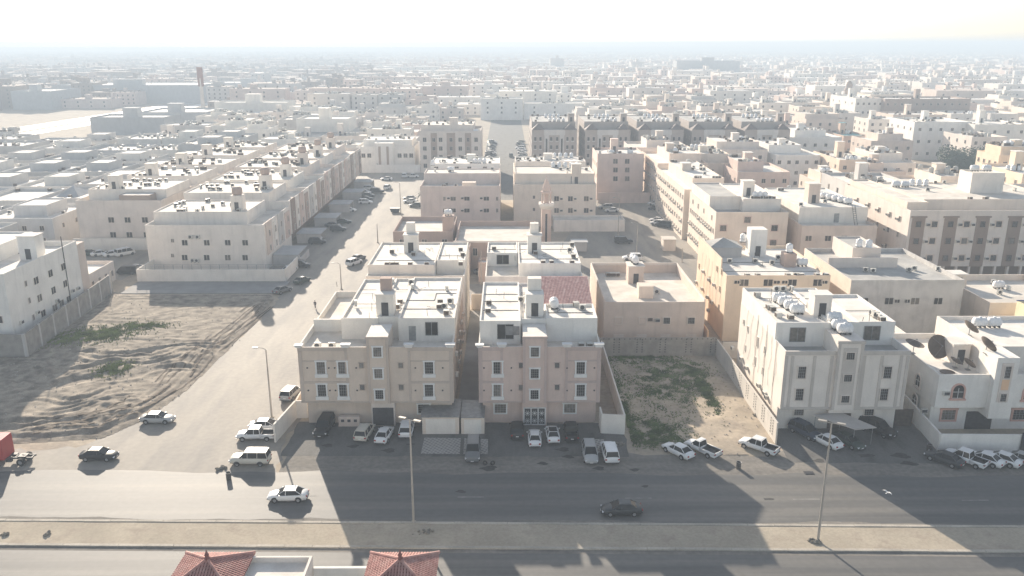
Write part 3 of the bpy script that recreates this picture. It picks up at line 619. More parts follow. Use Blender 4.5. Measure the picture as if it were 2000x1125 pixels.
# carport and garages between the two houses
c = thing('garage', 'pale double garage with a sloping grey roof between the taupe and mauve houses', 'garage', (-9.2, 106.0, 0))
b = MB().box(-2.6, 2.5, -1.2, 1.9, 0, 2.6); b.build('wall', W['cream'], c)
MB().prism([(-2.8, -1.4), (2.62, -1.4), (2.62, 4.6), (-2.8, 4.6)], 2.62, 2.75).build('roof', greym, c, loc=(0, 0, 0))
MB().box(-2.1, 2.0, -1.26, -1.2, 0.05, 2.3).build('garage_door', W['white'], c)
c = thing('garage', 'smaller white garage beside the mauve house entrance yard', 'garage', (-4.7, 106.0, 0))
MB().box(-1.7, 1.5, -1.2, 1.9, 0, 2.5).build('wall', W['cream'], c); MB().box(-1.75, 1.55, -1.4, 4.4, 2.52, 2.65).build('roof', greym, c); MB().box(-1.3, 1.1, -1.26, -1.2, 0.05, 2.2).build('garage_door', W['white'], c)
c = thing('meter_cabinet', 'beige meter cabinet with square openings against the taupe house front', 'cabinet', (-22.4, 107.6, 0))
MB().box(-1.5, 1.5, -0.35, 0.35, 0, 1.5).build('casing', W['beige'], c); q = MB()
for x in (-0.9, 0, 0.9): q.box(x - .22, x + .22, -0.38, -0.35, 0.7, 1.1)
q.build('meter_windows', darkm, c)

# second pair behind: A2, B2
def rear(name, label, x0, x1, y0, y1, wall, short): 
    h = House(name, label, 'house', x0, x1, y0, y1, wall, short); h.shell('walls', x0, x1, y0, y1, 0, 12.6, 1.0, inner=W['white'], roof=roof2); return h
hA2 = rear('apartment_house', 'white flat-roofed house with a walled yard behind the taupe corner house', -25.0, -7.6, 141.5, 161.0, W['bone'], 'the white house behind the taupe one')
pent(hA2, -24.9, -13.0, 143.2, 160.9, 14.2, 11.6, W['bone']); pent(hA2, -12.9, -7.7, 146.5, 160.9, 14.2, 11.6, W['white']); hA2.tower(-18.3, 154.6, 2.6, 2.6, 13.8, 17.2, W['white'], dz=1)
hA2.bx('water_tank_box', -19.2, -17.6, 154.6, 156, 17.4, 19.4, W['white'])
for px, py in ((752, 527), (763, 527), (771, 527), (798, 527), (831, 527), (766, 494), (808, 499), (900, 490), (904, 500), (902, 518)): x, y = G(px, py, 13.9); condenser(hA2.short, min(max(x, -24.2), -8.3), min(max(y, 143.8), 160), 13.85, 0, False)
wall_run('boundary_wall', 'high cream wall of the yard beside the side street', [(-25.0, 134.3), (-34.2, 134.3), (-34.0, 160.5), (-25.1, 160.5)], 4.2, 0.25, W['cream'])
hB2 = rear('apartment_house', 'white house with a roof terrace behind the red-tiled roof', -3.9, 13.4, 141.2, 161.0, W['bright'], 'the white house behind the mauve one')
pent(hB2, -3.8, 2.0, 152.0, 160.9, 14.2, 11.6, W['bright']); pent(hB2, 2.1, 13.3, 144.2, 160.9, 14.2, 11.6, W['bright']); hB2.tower(5.2, 154.2, 2.6, 2.6, 13.8, 17.2, W['bright'])
hB2.bx('water_tank_box', 4.4, 6.0, 154.4, 155.8, 17.4, 19.3, W['white']); hB2.win('S', PF(982, 513, 152)[0], 12.9, 2.2, 1.7, at=152, fm=greym)
for px, py in ((965, 488), (1046, 497), (1063, 529), (1080, 529), (1118, 518), (1113, 492), (1118, 480), (1120, 503)): x, y = G(px, py, 13.9); condenser(hB2.short, min(max(x, -3.2), 12.8), min(max(y, 144.8), 160), 13.85, 0, random.random() < .4)
wall_run('boundary_wall', 'white rear yard wall across the narrow alley', [(-7.3, 161.5), (-4.2, 161.5)], 3.2, 0.25, W['cream'])

# ================================================================== C: white house right of the sandy lot
X0, X1, Y = 37.8, 54.9, 105.3
hC = House('apartment_house', 'whitewashed three-storey house with round-cornered facade panels and rows of rooftop tanks', 'house', X0, X1, Y, 127.5, W['bone'], 'the whitewashed house'); ox, oy = hC.o; r = hC.root
hC.bx('ground_floor', X0 + 0.02, X1 - 0.5, Y + 1.0, 127.4, 0, 3.4, W['bone']); hC.shell('upper_floors', X0, X1, Y, 127.5, 3.4, 12.0, 1.1, roof=roofg, inner=W['bright'])
pent(hC, X0 + .01, 45.6, 110.0, 127.4, 14.5, 10.9, W['bright']); pent(hC, 49.6, X1 - .01, 110.6, 124.0, 14.4, 10.9, W['bright']); pent(hC, 45.61, 49.59, 110.2, 127.4, 14.45, 10.9, W['bright'])
tx0, tx1 = PF(1632, 700, Y)[0], PF(1683, 700, Y)[0]
hC.bx('facade_tower', tx0, tx1, Y - 0.4, Y + 4.85, 3.4, 13.6, W['bone']); b = MB()
def bar(a, c, z0, z1, d=0.1, yy=Y): b.box(a - ox, c - ox, yy - d - oy, yy + 0.03 - oy, z0, z1)
for a in (X0 + 0.05, PF(1557, 740, Y)[0] - 1.1, PF(1580, 740, Y)[0] + .3, tx0 - 0.7, tx1 + 0.2, PF(1722, 740, Y)[0] - .5, PF(1745, 740, Y)[0] + .5, X1 - 0.5): bar(a, a + 0.4, 3.7, 11.3, 0.08)
bar(X0, tx0 - 0.02, 11.45, 12.02, 0.16); bar(tx1 + 0.02, X1, 11.45, 12.02, 0.16); bar(X0, tx0, 3.4, 3.75, 0.14); bar(tx1, X1, 3.4, 3.75, 0.14)
bar(tx0, tx0 + .4, 3.5, 13.3, .1, Y - .4); bar(tx1 - .4, tx1, 3.5, 13.3, .1, Y - .4); bar(tx0 - .1, tx1 + .1, 13.2, 13.6, .14, Y - .4)
b.build('moulding', wallm('grey_panel', (0.44, 0.40, 0.36)), r)
MB().box(tx0 + .8 - ox, tx1 - .8 - ox, Y - .44 - oy, Y - .4 - oy, 4.2, 12.6).build('tower_panel', wallm('grey_panel', (0.44, 0.40, 0.36)), r)
for px, py in ((1566, 727), (1733, 727), (1561, 770), (1726, 770)): x, z = PF(px, py, Y); trim_window(r, x - ox, Y - oy, z, 1.05, 1.7, 0, False, W['pale'], .12)
for py in (695, 738, 779): z = PF(1648, py, Y - .4)[1]; trim_window(r, (tx0 + tx1) / 2 - ox, Y - .44 - oy, z, 1.1, 1.0, 0, False, W['pale'], .1)
for px in (1560, 1697): x, z = PF(px, 803, Y + 1); trim_window(r, x - ox, Y + 1 - oy, z, 1.3, 1.2, 0, False, W['pale'], .1)
gx = PF(1638, 825, Y + 1)[0]; MB().box(gx - 1.9 - ox, gx + 1.9 - ox, Y + .2 - oy, Y + 1 - oy, 2.7, 3.38).build('porch', W['bone'], r)
q = MB().box(gx - 1.6 - ox, gx + 1.6 - ox, Y + .95 - oy, Y + 1 - oy, 0, 2.6); q.build('gate', rust, r)
MB().box(54.6 - ox, 57.3 - ox, Y + 1.6 - oy, Y + 1.7 - oy, 0, 2.6).build('side_gate', rust, r)
hC.win('S', PF(1557, 658, 110)[0], 12.7, 2.1, 2.0, at=110.0, fm=greym); hC.win('S', PF(1702, 656, 110.6)[0], 12.7, 2.2, 2.0, at=110.6, fm=greym)
hC.tower(PF(1607, 600, 113.6)[0], 114.8, 2.5, 2.4, 14.1, 17.3, W['bone'])
for i in range(4): tank(hC.short, 42.2 - i * 0.28 + 0.2, 115.0 + i * 1.9, 14.12)
for i in range(3): tank(hC.short, PF(1648, 640, 108)[0] - i * 0.1, 107.6 + i * 1.75, 13.65 if i < 2 else 14.12)
for px, py, k in ((1479, 576, 0), (1502, 600, 0), (1509, 604, 0), (1520, 616, 0), (1544, 620, 0), (1513, 562, 1), (1526, 562, 1), (1538, 558, 1), (1583, 600, 1), (1702, 612, 1), (1710, 616, 1), (1716, 620, 1), (1722, 624, 0)):
    x, y = G(px, py + 3, 14.2); condenser(hC.short, min(max(x, X0 + .7), X1 - .7), min(max(y, 111), 126.6), 14.12, random.choice([0, -1.5, .1]), bool(k))
for px, py, w_, h_ in ((1453, 629, .5, .8), (1461, 643, .5, 1.0), (1480, 668, .6, 1.6), (1456, 680, .4, 1), (1494, 684, .5, 1.1), (1475, 705, .5, 1.4), (1490, 725, .5, 1.1)):
    y, z = PS(px, py, X0); hC.win('W', y, z, w_, h_, fm=W['bone'])
for px, py in ((1433, 680), (1450, 700), (1460, 718), (1484, 752), (1496, 768), (1499, 775)): y, z = PS(px, py, X0); wall_ac(r, X0 - ox, y - oy, z, -math.pi / 2)
for y in (109, 113.5, 118): pipe(r, [(X0 - .05 - ox, y - oy, 13), (X0 - .05 - ox, y - oy, 1)], .035, W['pale'])
cp = thing('car_canopy', 'pale grey shade canopy over parked cars in front of the whitewashed house', 'canopy', (45.0, 103.2, 0))
MB().prism([(-2.6, 1.9), (1.6, -2.6), (4.6, -2.0), (1.6, 2.9)], 2.5, 2.62).build('shade_sheet', wallm('shade_cloth', (0.42, 0.39, 0.36)), cp)
q = MB(); [q.tube((x, y, 0), (x, y, 2.5), .05) for x, y in ((-2.2, 1.9), (1.6, -2.2), (4.2, -1.8), (1.6, 2.6))]; q.build('posts', greym, cp)

# ================================================================== D: villa with satellite dishes
X0, Y = 58.9, 104.6
hD = House('villa', 'white two-storey villa with arched windows and satellite dishes on its roof', 'villa', X0, 84, Y, 121.5, W['bright'], 'the dish villa'); ox, oy = hD.o; r = hD.root
hD.bx('ground_floor', X0 + .3, 83.8, Y + 1.4, 121.4, 0, 3.9, W['bright']); hD.shell('upper_floor', X0, 84, Y, 121.5, 3.9, 8.8, .8, roof=roofm)
hD.shell('roof_room', 66.6, 84.01, 108.0, 121.51, 8.0, 11.6, .6, W['bone']); hD.bx('facade_tower', 65.9, 68.9, Y - 1.0, 108, 2.7, 11.6, W['bright'])
pinkt = wallm('pink_trim', (0.50, 0.30, 0.25))
def arch(x, z, w_, h_, yy, rot=0, m=None, z_only=None):
    def mk():
        b = MB(); n = 10; a = w_ / 2 + .28; pts = [(-a, -h_ / 2)] + [(-a, 0)] + [(-a * math.cos(t * math.pi / n), h_ * .25 + a * math.sin(t * math.pi / n)) for t in range(n + 1)] + [(a, 0), (a, -h_ / 2)]
        ip = [(p[0] * .78, p[1] * .86 - .02) for p in pts]
        for k in range(len(pts) - 1):
            o1, o2, i1, i2 = pts[k], pts[k + 1], ip[k], ip[k + 1]
            b.poly([(o1[0], -.16, o1[1]), (o2[0], -.16, o2[1]), (i2[0], -.16, i2[1]), (i1[0], -.16, i1[1])]); b.poly([(o1[0], -.16, o1[1]), (o1[0], 0, o1[1]), (o2[0], 0, o2[1]), (o2[0], -.16, o2[1])]); b.poly([(i1[0], -.16, i1[1]), (i2[0], -.16, i2[1]), (i2[0], 0, i2[1]), (i1[0], 0, i1[1])])
        b.box(-a - .15, a + .15, -.25, 0, -h_ / 2 - .22, -h_ / 2); return b.mesh('window', m or pinkt), [(p[0], p[1]) for p in ip]
    me, ip = cached(('arch', w_, h_, (m or pinkt).name), mk)
    o = put('window', me, r, (x, yy, z), rot); q = MB(); q.poly([(p[0], -.05, p[1]) for p in ip]); q.build('pane', glass, o); MB().box(-.03, .03, -.09, -.05, -h_ / 2, h_ * .4).box(-w_ / 2, w_ / 2, -.09, -.05, .1, .16).build('mullion', whitep, o); return o
for px, py in ((1871, 767),): x, z = PF(px, py, Y); arch(x - ox, z, 1.4, 1.7, Y - oy)
x, z = PF(2010, 770, Y); arch(x - ox, z, 1.4, 1.7, Y - oy)
for px in (1853, 1992): x, z = PF(px, 803, Y + 1.4); trim_window(r, x - ox, Y + 1.4 - oy, 2.2, 1.9, 1.5, 0, False, pinkt, .25)
for px, py in ((1794, 745), (1787, 783)): y, z = PS(px, py, X0); arch(X0 - ox, z, 1.1, 1.6, y - oy, -math.pi / 2, W['pale'])
tc = 67.4; q = MB(); q.box(tc - ox - .75, tc - ox + .75, Y - 1.12 - oy, Y - 1 - oy, 5.2, 10.9); q.build('tower_panel', W['pale'], r)
MB().box(tc - ox - .5, tc - ox + .5, Y - 1.16 - oy, Y - 1.12 - oy, 7.0, 8.5).build('tower_inlay', W['peach'], r)
for z in (5.9, 9.6): trim_window(r, tc - ox, Y - 1.12 - oy, z, .8, 1.7 if z > 7 else 1.1, 0, False, W['pale'], .1)
wall_ac(r, PF(1847, 767, Y)[0] - ox, Y - oy, PF(1847, 767, Y)[1]); wall_ac(r, PF(1815, 797, Y)[0] - ox, Y + 1.4 - oy, 2.9); wall_ac(r, PF(1958, 818, Y)[0] - ox, Y + 1.4 - oy, 2.6)
hD.bx('entrance_shade_panel', 64.3, 68.0, Y + 1.34, Y + 1.4, 0, 2.7, darkm); hD.tower(65.0, 112.2, 2.4, 3.0, 8.0, 10.8, W['bone']); hD.win('S', 76.0, 10.0, 1.6, 1.3, at=108.0)  # flat dark entrance panel; shade of a recess put into its colour
for lab, px, py, z, rr, az, el in (('large round brown satellite dish facing the street on the villa roof', 1827, 697, 8.1, 1.75, 8, 25), ('dark tilted satellite dish on the corner of the villa parapet', 1783, 690, 8.9, 1.35, 60, 75),
        ('brown satellite dish seen edge-on on the upper villa roof beside the tanks', 1892, 655, 11.1, 1.25, 100, 40), ('brown satellite dish seen edge-on on the upper villa roof near its street edge', 1925, 690, 11.1, 1.3, 100, 35),
        ('smaller dish pointing up at the front of the lower villa roof', 1865, 718, 8.1, .95, 70, 65), ('small dish leaning right beside the villa stair tower', 1890, 722, 8.1, .95, 105, 40)):
    x, y = G(px, py, z); dish(lab, x, y, z, rr, az, el)
x, y = G(1850, 728, 8.1); q = MB().lathe([(0, .05), (1.0, .16), (1.0, .2), (0, .1)], 18); tag(q.build('satellite_dish', mat('brown_dish', (0.1, .1, .1)), None, True, (x, y, 8.05)), 'old brown dish lying flat behind the villa parapet', 'satellite dish')
for px in (1912, 1940): x, y = G(px, 638, 11.1); tank(hD.short, x, y, 11.05)
hn = House('annex', 'low white annex with a pale roof between the whitewashed house and the villa', 'house', 55.4, 65.5, 122.0, 134.0, W['white'], 'the low annex'); hn.shell('walls', 55.4, 65.5, 122, 134, 0, 6.5, 1.0)

# ================================================================== E: beige house behind the sandy lot
hE = House('house', 'beige two-storey house with a walled flat roof behind the sandy lot', 'house', 17.1, 34.9, 138.9, 164.3, W['beige'], 'the beige walled-roof house'); ox, oy = hE.o; r = hE.root
hE.shell('walls', 17.1, 34.9, 138.9, 164.3, 0, 8.5, 1.6, roof=roof2); 
for a, c in (((17.12, 17.32), (139, 164.2)), ((34.7, 34.88), (139, 164.2)), ((17.33, 34.69), (164.05, 164.28))): hE.bx('roof_parapet', a[0], a[1], c[0], c[1], 8.5, 9.0, W['pale'])
hE.tower(25.2, 157.5, 3.0, 3.4, 6.9, 10.4, W['beige']); hE.bx('roof_box', 24.3, 27.0, 146.3, 149.0, 6.9, 9.2, W['cream'])
tank(hE.short, 25.2, 157.6, 10.6, 'h', math.pi / 2); tank(hE.short, 25.0, 159.0, 10.6, 'h', math.pi / 2)
for px, k in ((1208, 1), (1255, 1), (1302, 0), (1350, 0)):
    x, z = PF(px, 626, 138.9); o = trim_window(r, x - ox, 138.9 - oy, z, 1.15, 1.15, 0, False, W['pale'], .12)
    if k: o.children[0].data = cached('pane2', lambda: MB().box(-.575, .575, -.05, .02, -.575, .575).mesh('shutter', W['beige'])) 
for px in (1208, 1253, 1300, 1350): x, z = PF(px, 656, 138.9); MB().box(x - .9 - ox, x + .9 - ox, 138.8 - oy, 138.9 - oy, z - .3, z + .3).build('window', W['pale'], r)
x, z = PF(1284, 625, 138.9); wall_ac(r, x - ox, 138.9 - oy, z); x, z = PF(1270, 624, 138.9); MB().box(x - .4 - ox, x + .4 - ox, 138.7 - oy, 138.9 - oy, z - .25, z + .25).build('window', rust, r)
condenser(hE.short, 28.2, 149.2, 6.9, 0, True)
for y in (150, 153, 156, 160): condenser(hE.short, 20.4 + (y - 150) * .2, 161.5, 6.9, 0, False)
wall_run('boundary_wall', 'orange plastered side wall between the beige house and the yellow one', [(35.4, 137.6), (35.6, 160)], 3.6, .2, W['peach'])
wall_run('boundary_wall', 'dull grey rear yard wall behind the whitewashed house', [(37.0, 133.5), (54.6, 133.5)], 3.0, .2, W['grey'])

# ================================================================== F, G: yellow house and plastered house
hF = House('apartment_house', 'yellow three-storey house with window air conditioners on its sunlit side', 'house', 39.2, 57.8, 142.2, 165, W['yellow'], 'the yellow house'); ox, oy = hF.o; r = hF.root
hF.shell('walls', 39.2, 57.8, 142.2, 165, 0, 12.4, .6); hF.bx('raised_wall', 39.18, 39.42, 146.5, 165.02, 12.4, 14.4, W['yellow'])
q = MB(); x, y = 42.9 - ox, 160.2 - oy; q.box(x - 3.1, x + 3.1, y - 2.6, y + 2.6, 11.8, 13.8, 0); q.frus((x - 3.4, x + 3.4, y - 2.9, y + 2.9), (x - .05, x + .05, y - .05, y + .05), 13.8, 15.2, 1); q.build('roof_pavilion', [W['grey'], roofg], r)
hF.tower(49.4, 159.8, 3.2, 3.0, 11.8, 17.2, W['bright'], lid=False); hF.bx('tank_stand', 52.0, 54.2, 150.0, 152.4, 11.8, 14.4, W['stone']); tank(hF.short, 53.1, 151.2, 14.42, 'v'); tank(hF.short, 55.6, 150.8, 11.82); tank(hF.short, 47.5, 162.4, 13.8, 'v')
for px in (1452, 1472, 1530, 1545, 1556, 1586, 1605): x, y = G(px, 533, 12.0); condenser(hF.short, min(x, 57.2), 143.0, 11.82, 0, random.random() < .3)
for px, py in ((1425, 512), (1508, 515), (1475, 512), (1520, 505)): x, y = G(px, py, 12); condenser(hF.short, x, y, 11.82, 0, True)
for px in (1453, 1500, 1547, 1597): x, z = PF(px, 552, 142.2); hF.win('S', x, z, 1.6, 1.2, fm=W['cream'])
for px in (1440, 1517, 1533, 1610): x, z = PF(px, 551, 142.2); hF.win('S', x, z, 1.1, .55, fm=W['cream'])
for px, py in ((1401, 525), (1410, 531), (1406, 565), (1404, 600), (1386, 545), (1366, 520)): y, z = PS(px, py, 39.2); hF.win('W', y, z, .7, 1.1, fm=W['yellow'])
for px, py in ((1375, 530), (1361, 551), (1373, 564), (1386, 546), (1396, 556), (1383, 580), (1392, 590), (1385, 606)): y, z = PS(px, py, 39.2); wall_ac(r, 39.2 - ox, y - oy, z, -math.pi / 2)
hG = House('warehouse', 'broad building with a patchy bare plaster front and grey flat roof', 'building', 62.4, 83.0, 144, 168.5, W['plaster'], 'the bare plaster building', roof=roofg); ox, oy = hG.o
hG.shell('walls', 62.4, 83.0, 144, 168.5, 0, 11.0, .8); MB().box(62.37 - ox, 62.4 - ox, 144.0 - oy, 168.5 - oy, 0, 11.0).build('side_render', W['cream'], hG.root)
hG.bx('roof_wall', 62.5, 76, 155.6, 155.9, 10.2, 12.2, W['pale']); hG.shell('roof_room', 68.0, 73.6, 158.0, 168.3, 10.2, 13.6, .3, W['pale'])
for px, w_ in ((1687, 1.5), (1736, 1.5), (1752, .9), (1772, .9), (1787, 1.5), (1832, 1.5)): x, z = PF(px, 588, 144); hG.win('S', x, z, w_, 1.2 if w_ > 1 else .6, fm=W['plaster'])
tank(hG.short, 70.0, 160, 13.3, 'v'); tank(hG.short, 71.6, 159.2, 13.3, 'v')
for px, py in ((1775, 530), (1785, 527), (1690, 530), (1832, 528), (1705, 532)): x, y = G(px, py, 10.3); condenser(hG.short, x, y, 10.22, 0, True)
hG2 = House('house', 'low white house with one round tank right of the bare plaster building', 'house', 86.5, 104, 141, 160, W['cream'], 'the low cream house'); hG2.shell('walls', 86.5, 104, 141, 160, 0, 7.6, 1.2, roof=roof2); tank(hG2.short, 95.5, 154, 6.42); hG2.tower(88, 156, 3, 3, 6.4, 9, lid=True); hG2.clutter(3, 87, 100, 142, 158, 6.42)
hG3 = House('house', 'yellow house with a blue-edged flat roof at the right picture edge', 'house', 88.0, 108, 119.5, 136, wallm('yellow_plain', (0.62, 0.54, 0.36)), 'the blue-edged house', roof=roofg); hG3.shell('walls', 88, 108, 119.5, 136, 0, 9.5, .5); hG3.bx('roof_edge', 87.95, 108, 135.9, 136.1, 9.5, 9.65, mat('blue_edge', (.05, .08, .2))); hG3.grid('W', (122, 126, 131), (3, 6.8), w=.9, h=1.0)
hG4 = House('house', 'orange low wall house below the round tank', 'house', 84.5, 92.5, 138, 140.5, W['peach'], 'the orange annex'); hG4.shell('walls', 84.5, 92.5, 137.2, 140.6, 0, 5.2, .4)

# roof seams, pipes and cables on the near roofs
seam = mat('roof_seam', (.12, .11, .1), .9)
for h, segs, z in ((hA, [((-15.4, 117.5), (-8, 117.5)), ((-15.4, 121.8), (-11.2, 121.8)), ((-11.2, 121.8), (-11.2, 125.5)), ((-11.2, 125.5), (-8, 125.5)), ((-23.6, 120), (-18.8, 120)), ((-23.6, 127.5), (-8, 127.5))], 14.2),
                   (hB, [((-3.6, 116.8), (1.7, 116.8)), ((-3.6, 121.2), (1.7, 121.2)), ((-3.6, 125), (5, 125)), ((6, 115.6), (12.6, 115.6))], 14.2),
                   (hC, [((38.2, 117.8), (44.5, 117.8)), ((39, 122.5), (47, 122.5)), ((50, 116.5), (54.6, 116.5)), ((45, 112.5), (45, 126))], 14.16),
                   (hA2, [((-24, 147.5), (-13.2, 147.5)), ((-12.7, 151), (-8, 151))], 13.9), (hB2, [((2.4, 148.5), (13, 148.5)), ((-3.5, 156), (13, 156))], 13.9), (hF, [((40, 147), (57, 147)), ((40, 153.5), (57, 153.5))], 11.85)):
    for (ax, ay), (bx_, by) in segs: MB().tube((ax - h.o[0], ay - h.o[1], z), (bx_ - h.o[0], by - h.o[1], z), .05, n=4).build('roof_seam', seam, h.root)
    q = MB()
    for _ in range(9):
        px_, py_ = random.uniform(h.x0 + 1, h.x1 - 1), random.uniform(h.y0 + 6, h.y1 - 2); q.tube((px_ - h.o[0], py_ - h.o[1], z - .3), (px_ - h.o[0] + random.uniform(-.1, .1), py_ - h.o[1], z + random.uniform(.5, 1.1)), .045, n=4)
    for _ in range(3):
        px_, py_ = random.uniform(h.x0 + 1, h.x1 - 1), random.uniform(h.y0 + 6, h.y1 - 4); pts_ = [(px_ + k * random.uniform(.1, .5) - h.o[0], py_ + k * random.uniform(-.4, .5) - h.o[1], z + .1) for k in range(5)]
        for a_, b_ in zip(pts_, pts_[1:]): q.tube(a_, b_, .03, n=4)
    q.build('roof_pipework', seam, h.root)['kind'] = 'stuff'
    q = MB(); X = h.x1 if h.x0 < 0 else h.x0; sg = 1 if h.x0 < 0 else -1
    for k in range(7):
        yy = h.y0 + 3 + k * (h.y1 - h.y0 - 5) / 7; pr = None
        for j in range(8): c_ = (X + sg * .06 - h.o[0], yy + math.sin(j * 1.3 + k) * .35 + j * .08 - h.o[1], 12.2 - j * 1.1); (q.tube(pr, c_, .018, n=4) if pr else None); pr = c_
    q.build('cables', greym, h.root)

# ================================================================== MIDDLE DISTANCE, right of the avenue
def std(name, label, cat, x0, x1, y0, y1, h, wall, short, cols=4, floors=3, side=None, nac=6, ntank=0, tk='h', tower=True, roof=None, par=.8, group=None, pentf=None, w=1.2, hh=1.3, sidecols=4, fm=None, acs=False, z0=None):
    H_ = House(name, label, cat, x0, x1, y0, y1, wall, short, group, roof); H_.shell('walls', x0, x1, y0, y1, 0, h, par)
    fl = (h - par) / floors; zs = [fl * (k + .5) + .1 for k in range(floors)]
    H_.grid('S', [x0 + (x1 - x0) * (k + .5) / cols + random.uniform(-.3, .3) for k in range(cols)], zs, w=w, h=hh, fm=fm)
    if side is None: side = 'E' if x1 < 0 else 'W'
    for u in [y0 + (y1 - y0) * (k + .5) / sidecols for k in range(sidecols)]:
        for z in zs:
            H_.win(side, u, z, w=w * .8, h=hh, fm=fm)
            if acs and random.random() < .6: wall_ac(H_.root, (x1 if side == 'E' else x0) - H_.o[0], u + 1.3 - H_.o[1], z - .3, math.pi / 2 if side == 'E' else -math.pi / 2)
    zr = h - par
    if pentf: H_.shell('penthouse', x0 + (x1 - x0) * pentf[0], x0 + (x1 - x0) * pentf[1], y0 + (y1 - y0) * pentf[2], y0 + (y1 - y0) * pentf[3], zr, zr + 3.2, .3)
    if tower: H_.tower(x0 + (x1 - x0) * random.uniform(.35, .65), y0 + (y1 - y0) * random.uniform(.45, .7), 2.6, 2.8, zr, zr + random.uniform(4.6, 5.8))
    zc = zr + (3.2 - .3 if pentf else 0)
    if pentf: a = (x0 + (x1 - x0) * pentf[0], x0 + (x1 - x0) * pentf[1], y0 + (y1 - y0) * pentf[2], y0 + (y1 - y0) * pentf[3])
    else: a = (x0, x1, y0, y1)
    H_.clutter(int(nac * 1.7), *a, zc, ntank, tk); return H_
# H: long banded block
hH = House('apartment_block', 'long cream apartment block with dark vertical bands and an arcade at street level', 'building', 91, 148, 183.5, 221, W['pale'], 'the banded block', roof=roof2); ox, oy = hH.o; r = hH.root
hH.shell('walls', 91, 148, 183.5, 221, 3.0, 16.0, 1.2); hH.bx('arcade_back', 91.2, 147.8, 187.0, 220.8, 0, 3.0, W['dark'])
for i in range(20): MB().box(91.2 + i * 2.98 - ox, 91.7 + i * 2.98 - ox, 183.55 - oy, 184.1 - oy, 0, 3.0).build('arcade_column', W['pale'], r)
for i in range(8):
    x = 91.6 + i * 7.3; MB().box(x - ox, x + 3.0 - ox, 183.42 - oy, 183.5 - oy, 3.0, 14.4).box(x - .3 - ox, x + 3.3 - ox, 183.3 - oy, 183.5 - oy, 14.4, 14.75).build('dark_band', W['dark'], r)
    for z in (5.0, 9.0, 12.9):
        o = trim_window(r, x + 1.5 - ox, 183.42 - oy, z, 1.2, 1.3, 0, False, W['dark'], .1); trim_window(r, x + 5.2 - ox, 183.5 - oy, z, 1.3, 1.3, 0, False, W['beige'], .22)
        wall_ac(r, x + 3.7 - ox, 183.5 - oy, z - .1); wall_ac(r, x + 6.6 - ox, 183.5 - oy, z - .1) if i % 2 else None
for y in (188, 193, 199, 205, 212):
    for z in (5.5, 9.5, 13.2): hH.win('W', y, z, 1.0, 1.2); wall_ac(r, 91 - ox, y + 1.3 - oy, z - .2, -math.pi / 2) if (y + z) % 2 < 1.2 else None
hH.shell('penthouse', 97, 130, 190, 215, 14.8, 17.4, .3, W['cream'], roof2); hH.shell('roof_room', 92.0, 96.9, 187.5, 220.9, 14.8, 17.2, .3, W['cream'], roof2)
hH.shell('water_tank_house', 113, 121, 200, 206, 17.1, 22.0, .3, W['bone'])
for i in range(2): tank(hH.short, 115 + i * 3.0, 203, 22.0, 'h')
hH.clutter(14, 97, 130, 190, 215, 17.1); [tank(hH.short, 104 + i * 1.8, 211, 17.1, 'v') for i in range(3)]; [tank(hH.short, 99 + i * 2.3, 209, 17.1, 'h') for i in range(2)]
# I
hI = House('house', 'beige house with a long white roof room and a row of lying tanks', 'house', 68.5, 86.0, 188.0, 222.0, W['beige'], 'the beige house with the tank row'); ox, oy = hI.o
hI.shell('walls', 68.5, 86.0, 188, 222, 0, 11.6, .6, roof=roof2); hI.shell('penthouse', 69.6, 86.01, 194, 221.9, 11, 14.8, .3, W['white']); hI.tower(75.2, 202, 2.8, 3, 14.5, 19.2)
for px in (1579, 1617, 1648): hI.win('S', PF(px, 465, 188)[0], 8.6, 1.4, 1.2, fm=W['beige'])
for i in range(6): tank(hI.short, 79.5 + i * .75, 199.5 + (5 - i) * 1.9, 14.5)
q = MB(); x = PF(1662, 450, 194)[0] - ox
for s in (-.35, .35): q.tube((x + s, 191.5 - oy, 11.0), (x + s, 194.2 - oy, 15.2), .06, n=5)
for k in range(9): q.tube((x - .35, 191.6 - oy + k * .3, 11.2 + k * .45), (x + .35, 191.6 - oy + k * .3, 11.2 + k * .45), .04, n=4)
q.build('ladder', darkm, hI.root); hI.bx('door', PF(1632, 440, 194)[0] - .6, PF(1632, 440, 194)[0] + .6, 193.94, 193.99, 11.1, 13.3, greym); hI.clutter(6, 70, 86, 196, 220, 14.5)
# J, J2
hJ = House('apartment_house', 'cream corner block whose sunlit side is crowded with window air conditioners', 'house', 49.3, 66.4, 192.0, 221.0, W['cream'], 'the cream corner block'); ox, oy = hJ.o; r = hJ.root
hJ.shell('walls', 49.3, 66.4, 192, 221, 0, 14, .9, roof=roofg); hJ.shell('penthouse', 49.6, 57.0, 200, 220.8, 13.1, 16.4, .3, W['bone'], roofg); hJ.shell('roof_room', 57.01, 66.2, 197.5, 220.8, 13.1, 16.2, .3, W['bone'])
hJ.tower(59.5, 203.5, 2.8, 2.8, 16.0, 19.6, W['bone'], lid=True); [tank(hJ.short, 60.3 + i * 1.25, 199.3, 15.95, 'v') for i in range(3)]
for i, px in enumerate((1412, 1458, 1512)): 
    for z in (3.4, 6.6, 10.2) if i != 1 else (12.2, 8.5): o = trim_window(r, PF(px, 450, 192)[0] - ox, 192 - oy, z, 1.5, 1.4, 0, False, W['pink'], .22)
for y in [193.6 + i * 2.1 for i in range(13)]:
    for z in (2.6, 6.0, 9.2, 12.0):
        if z < 12 or int(y) % 3 == 0: hJ.win('W', y, z, .8, 1.2, fm=W['pale'])
        if random.random() < .55 and z < 12: wall_ac(r, 49.3 - ox, y + 1.0 - oy, z - .3, -math.pi / 2)
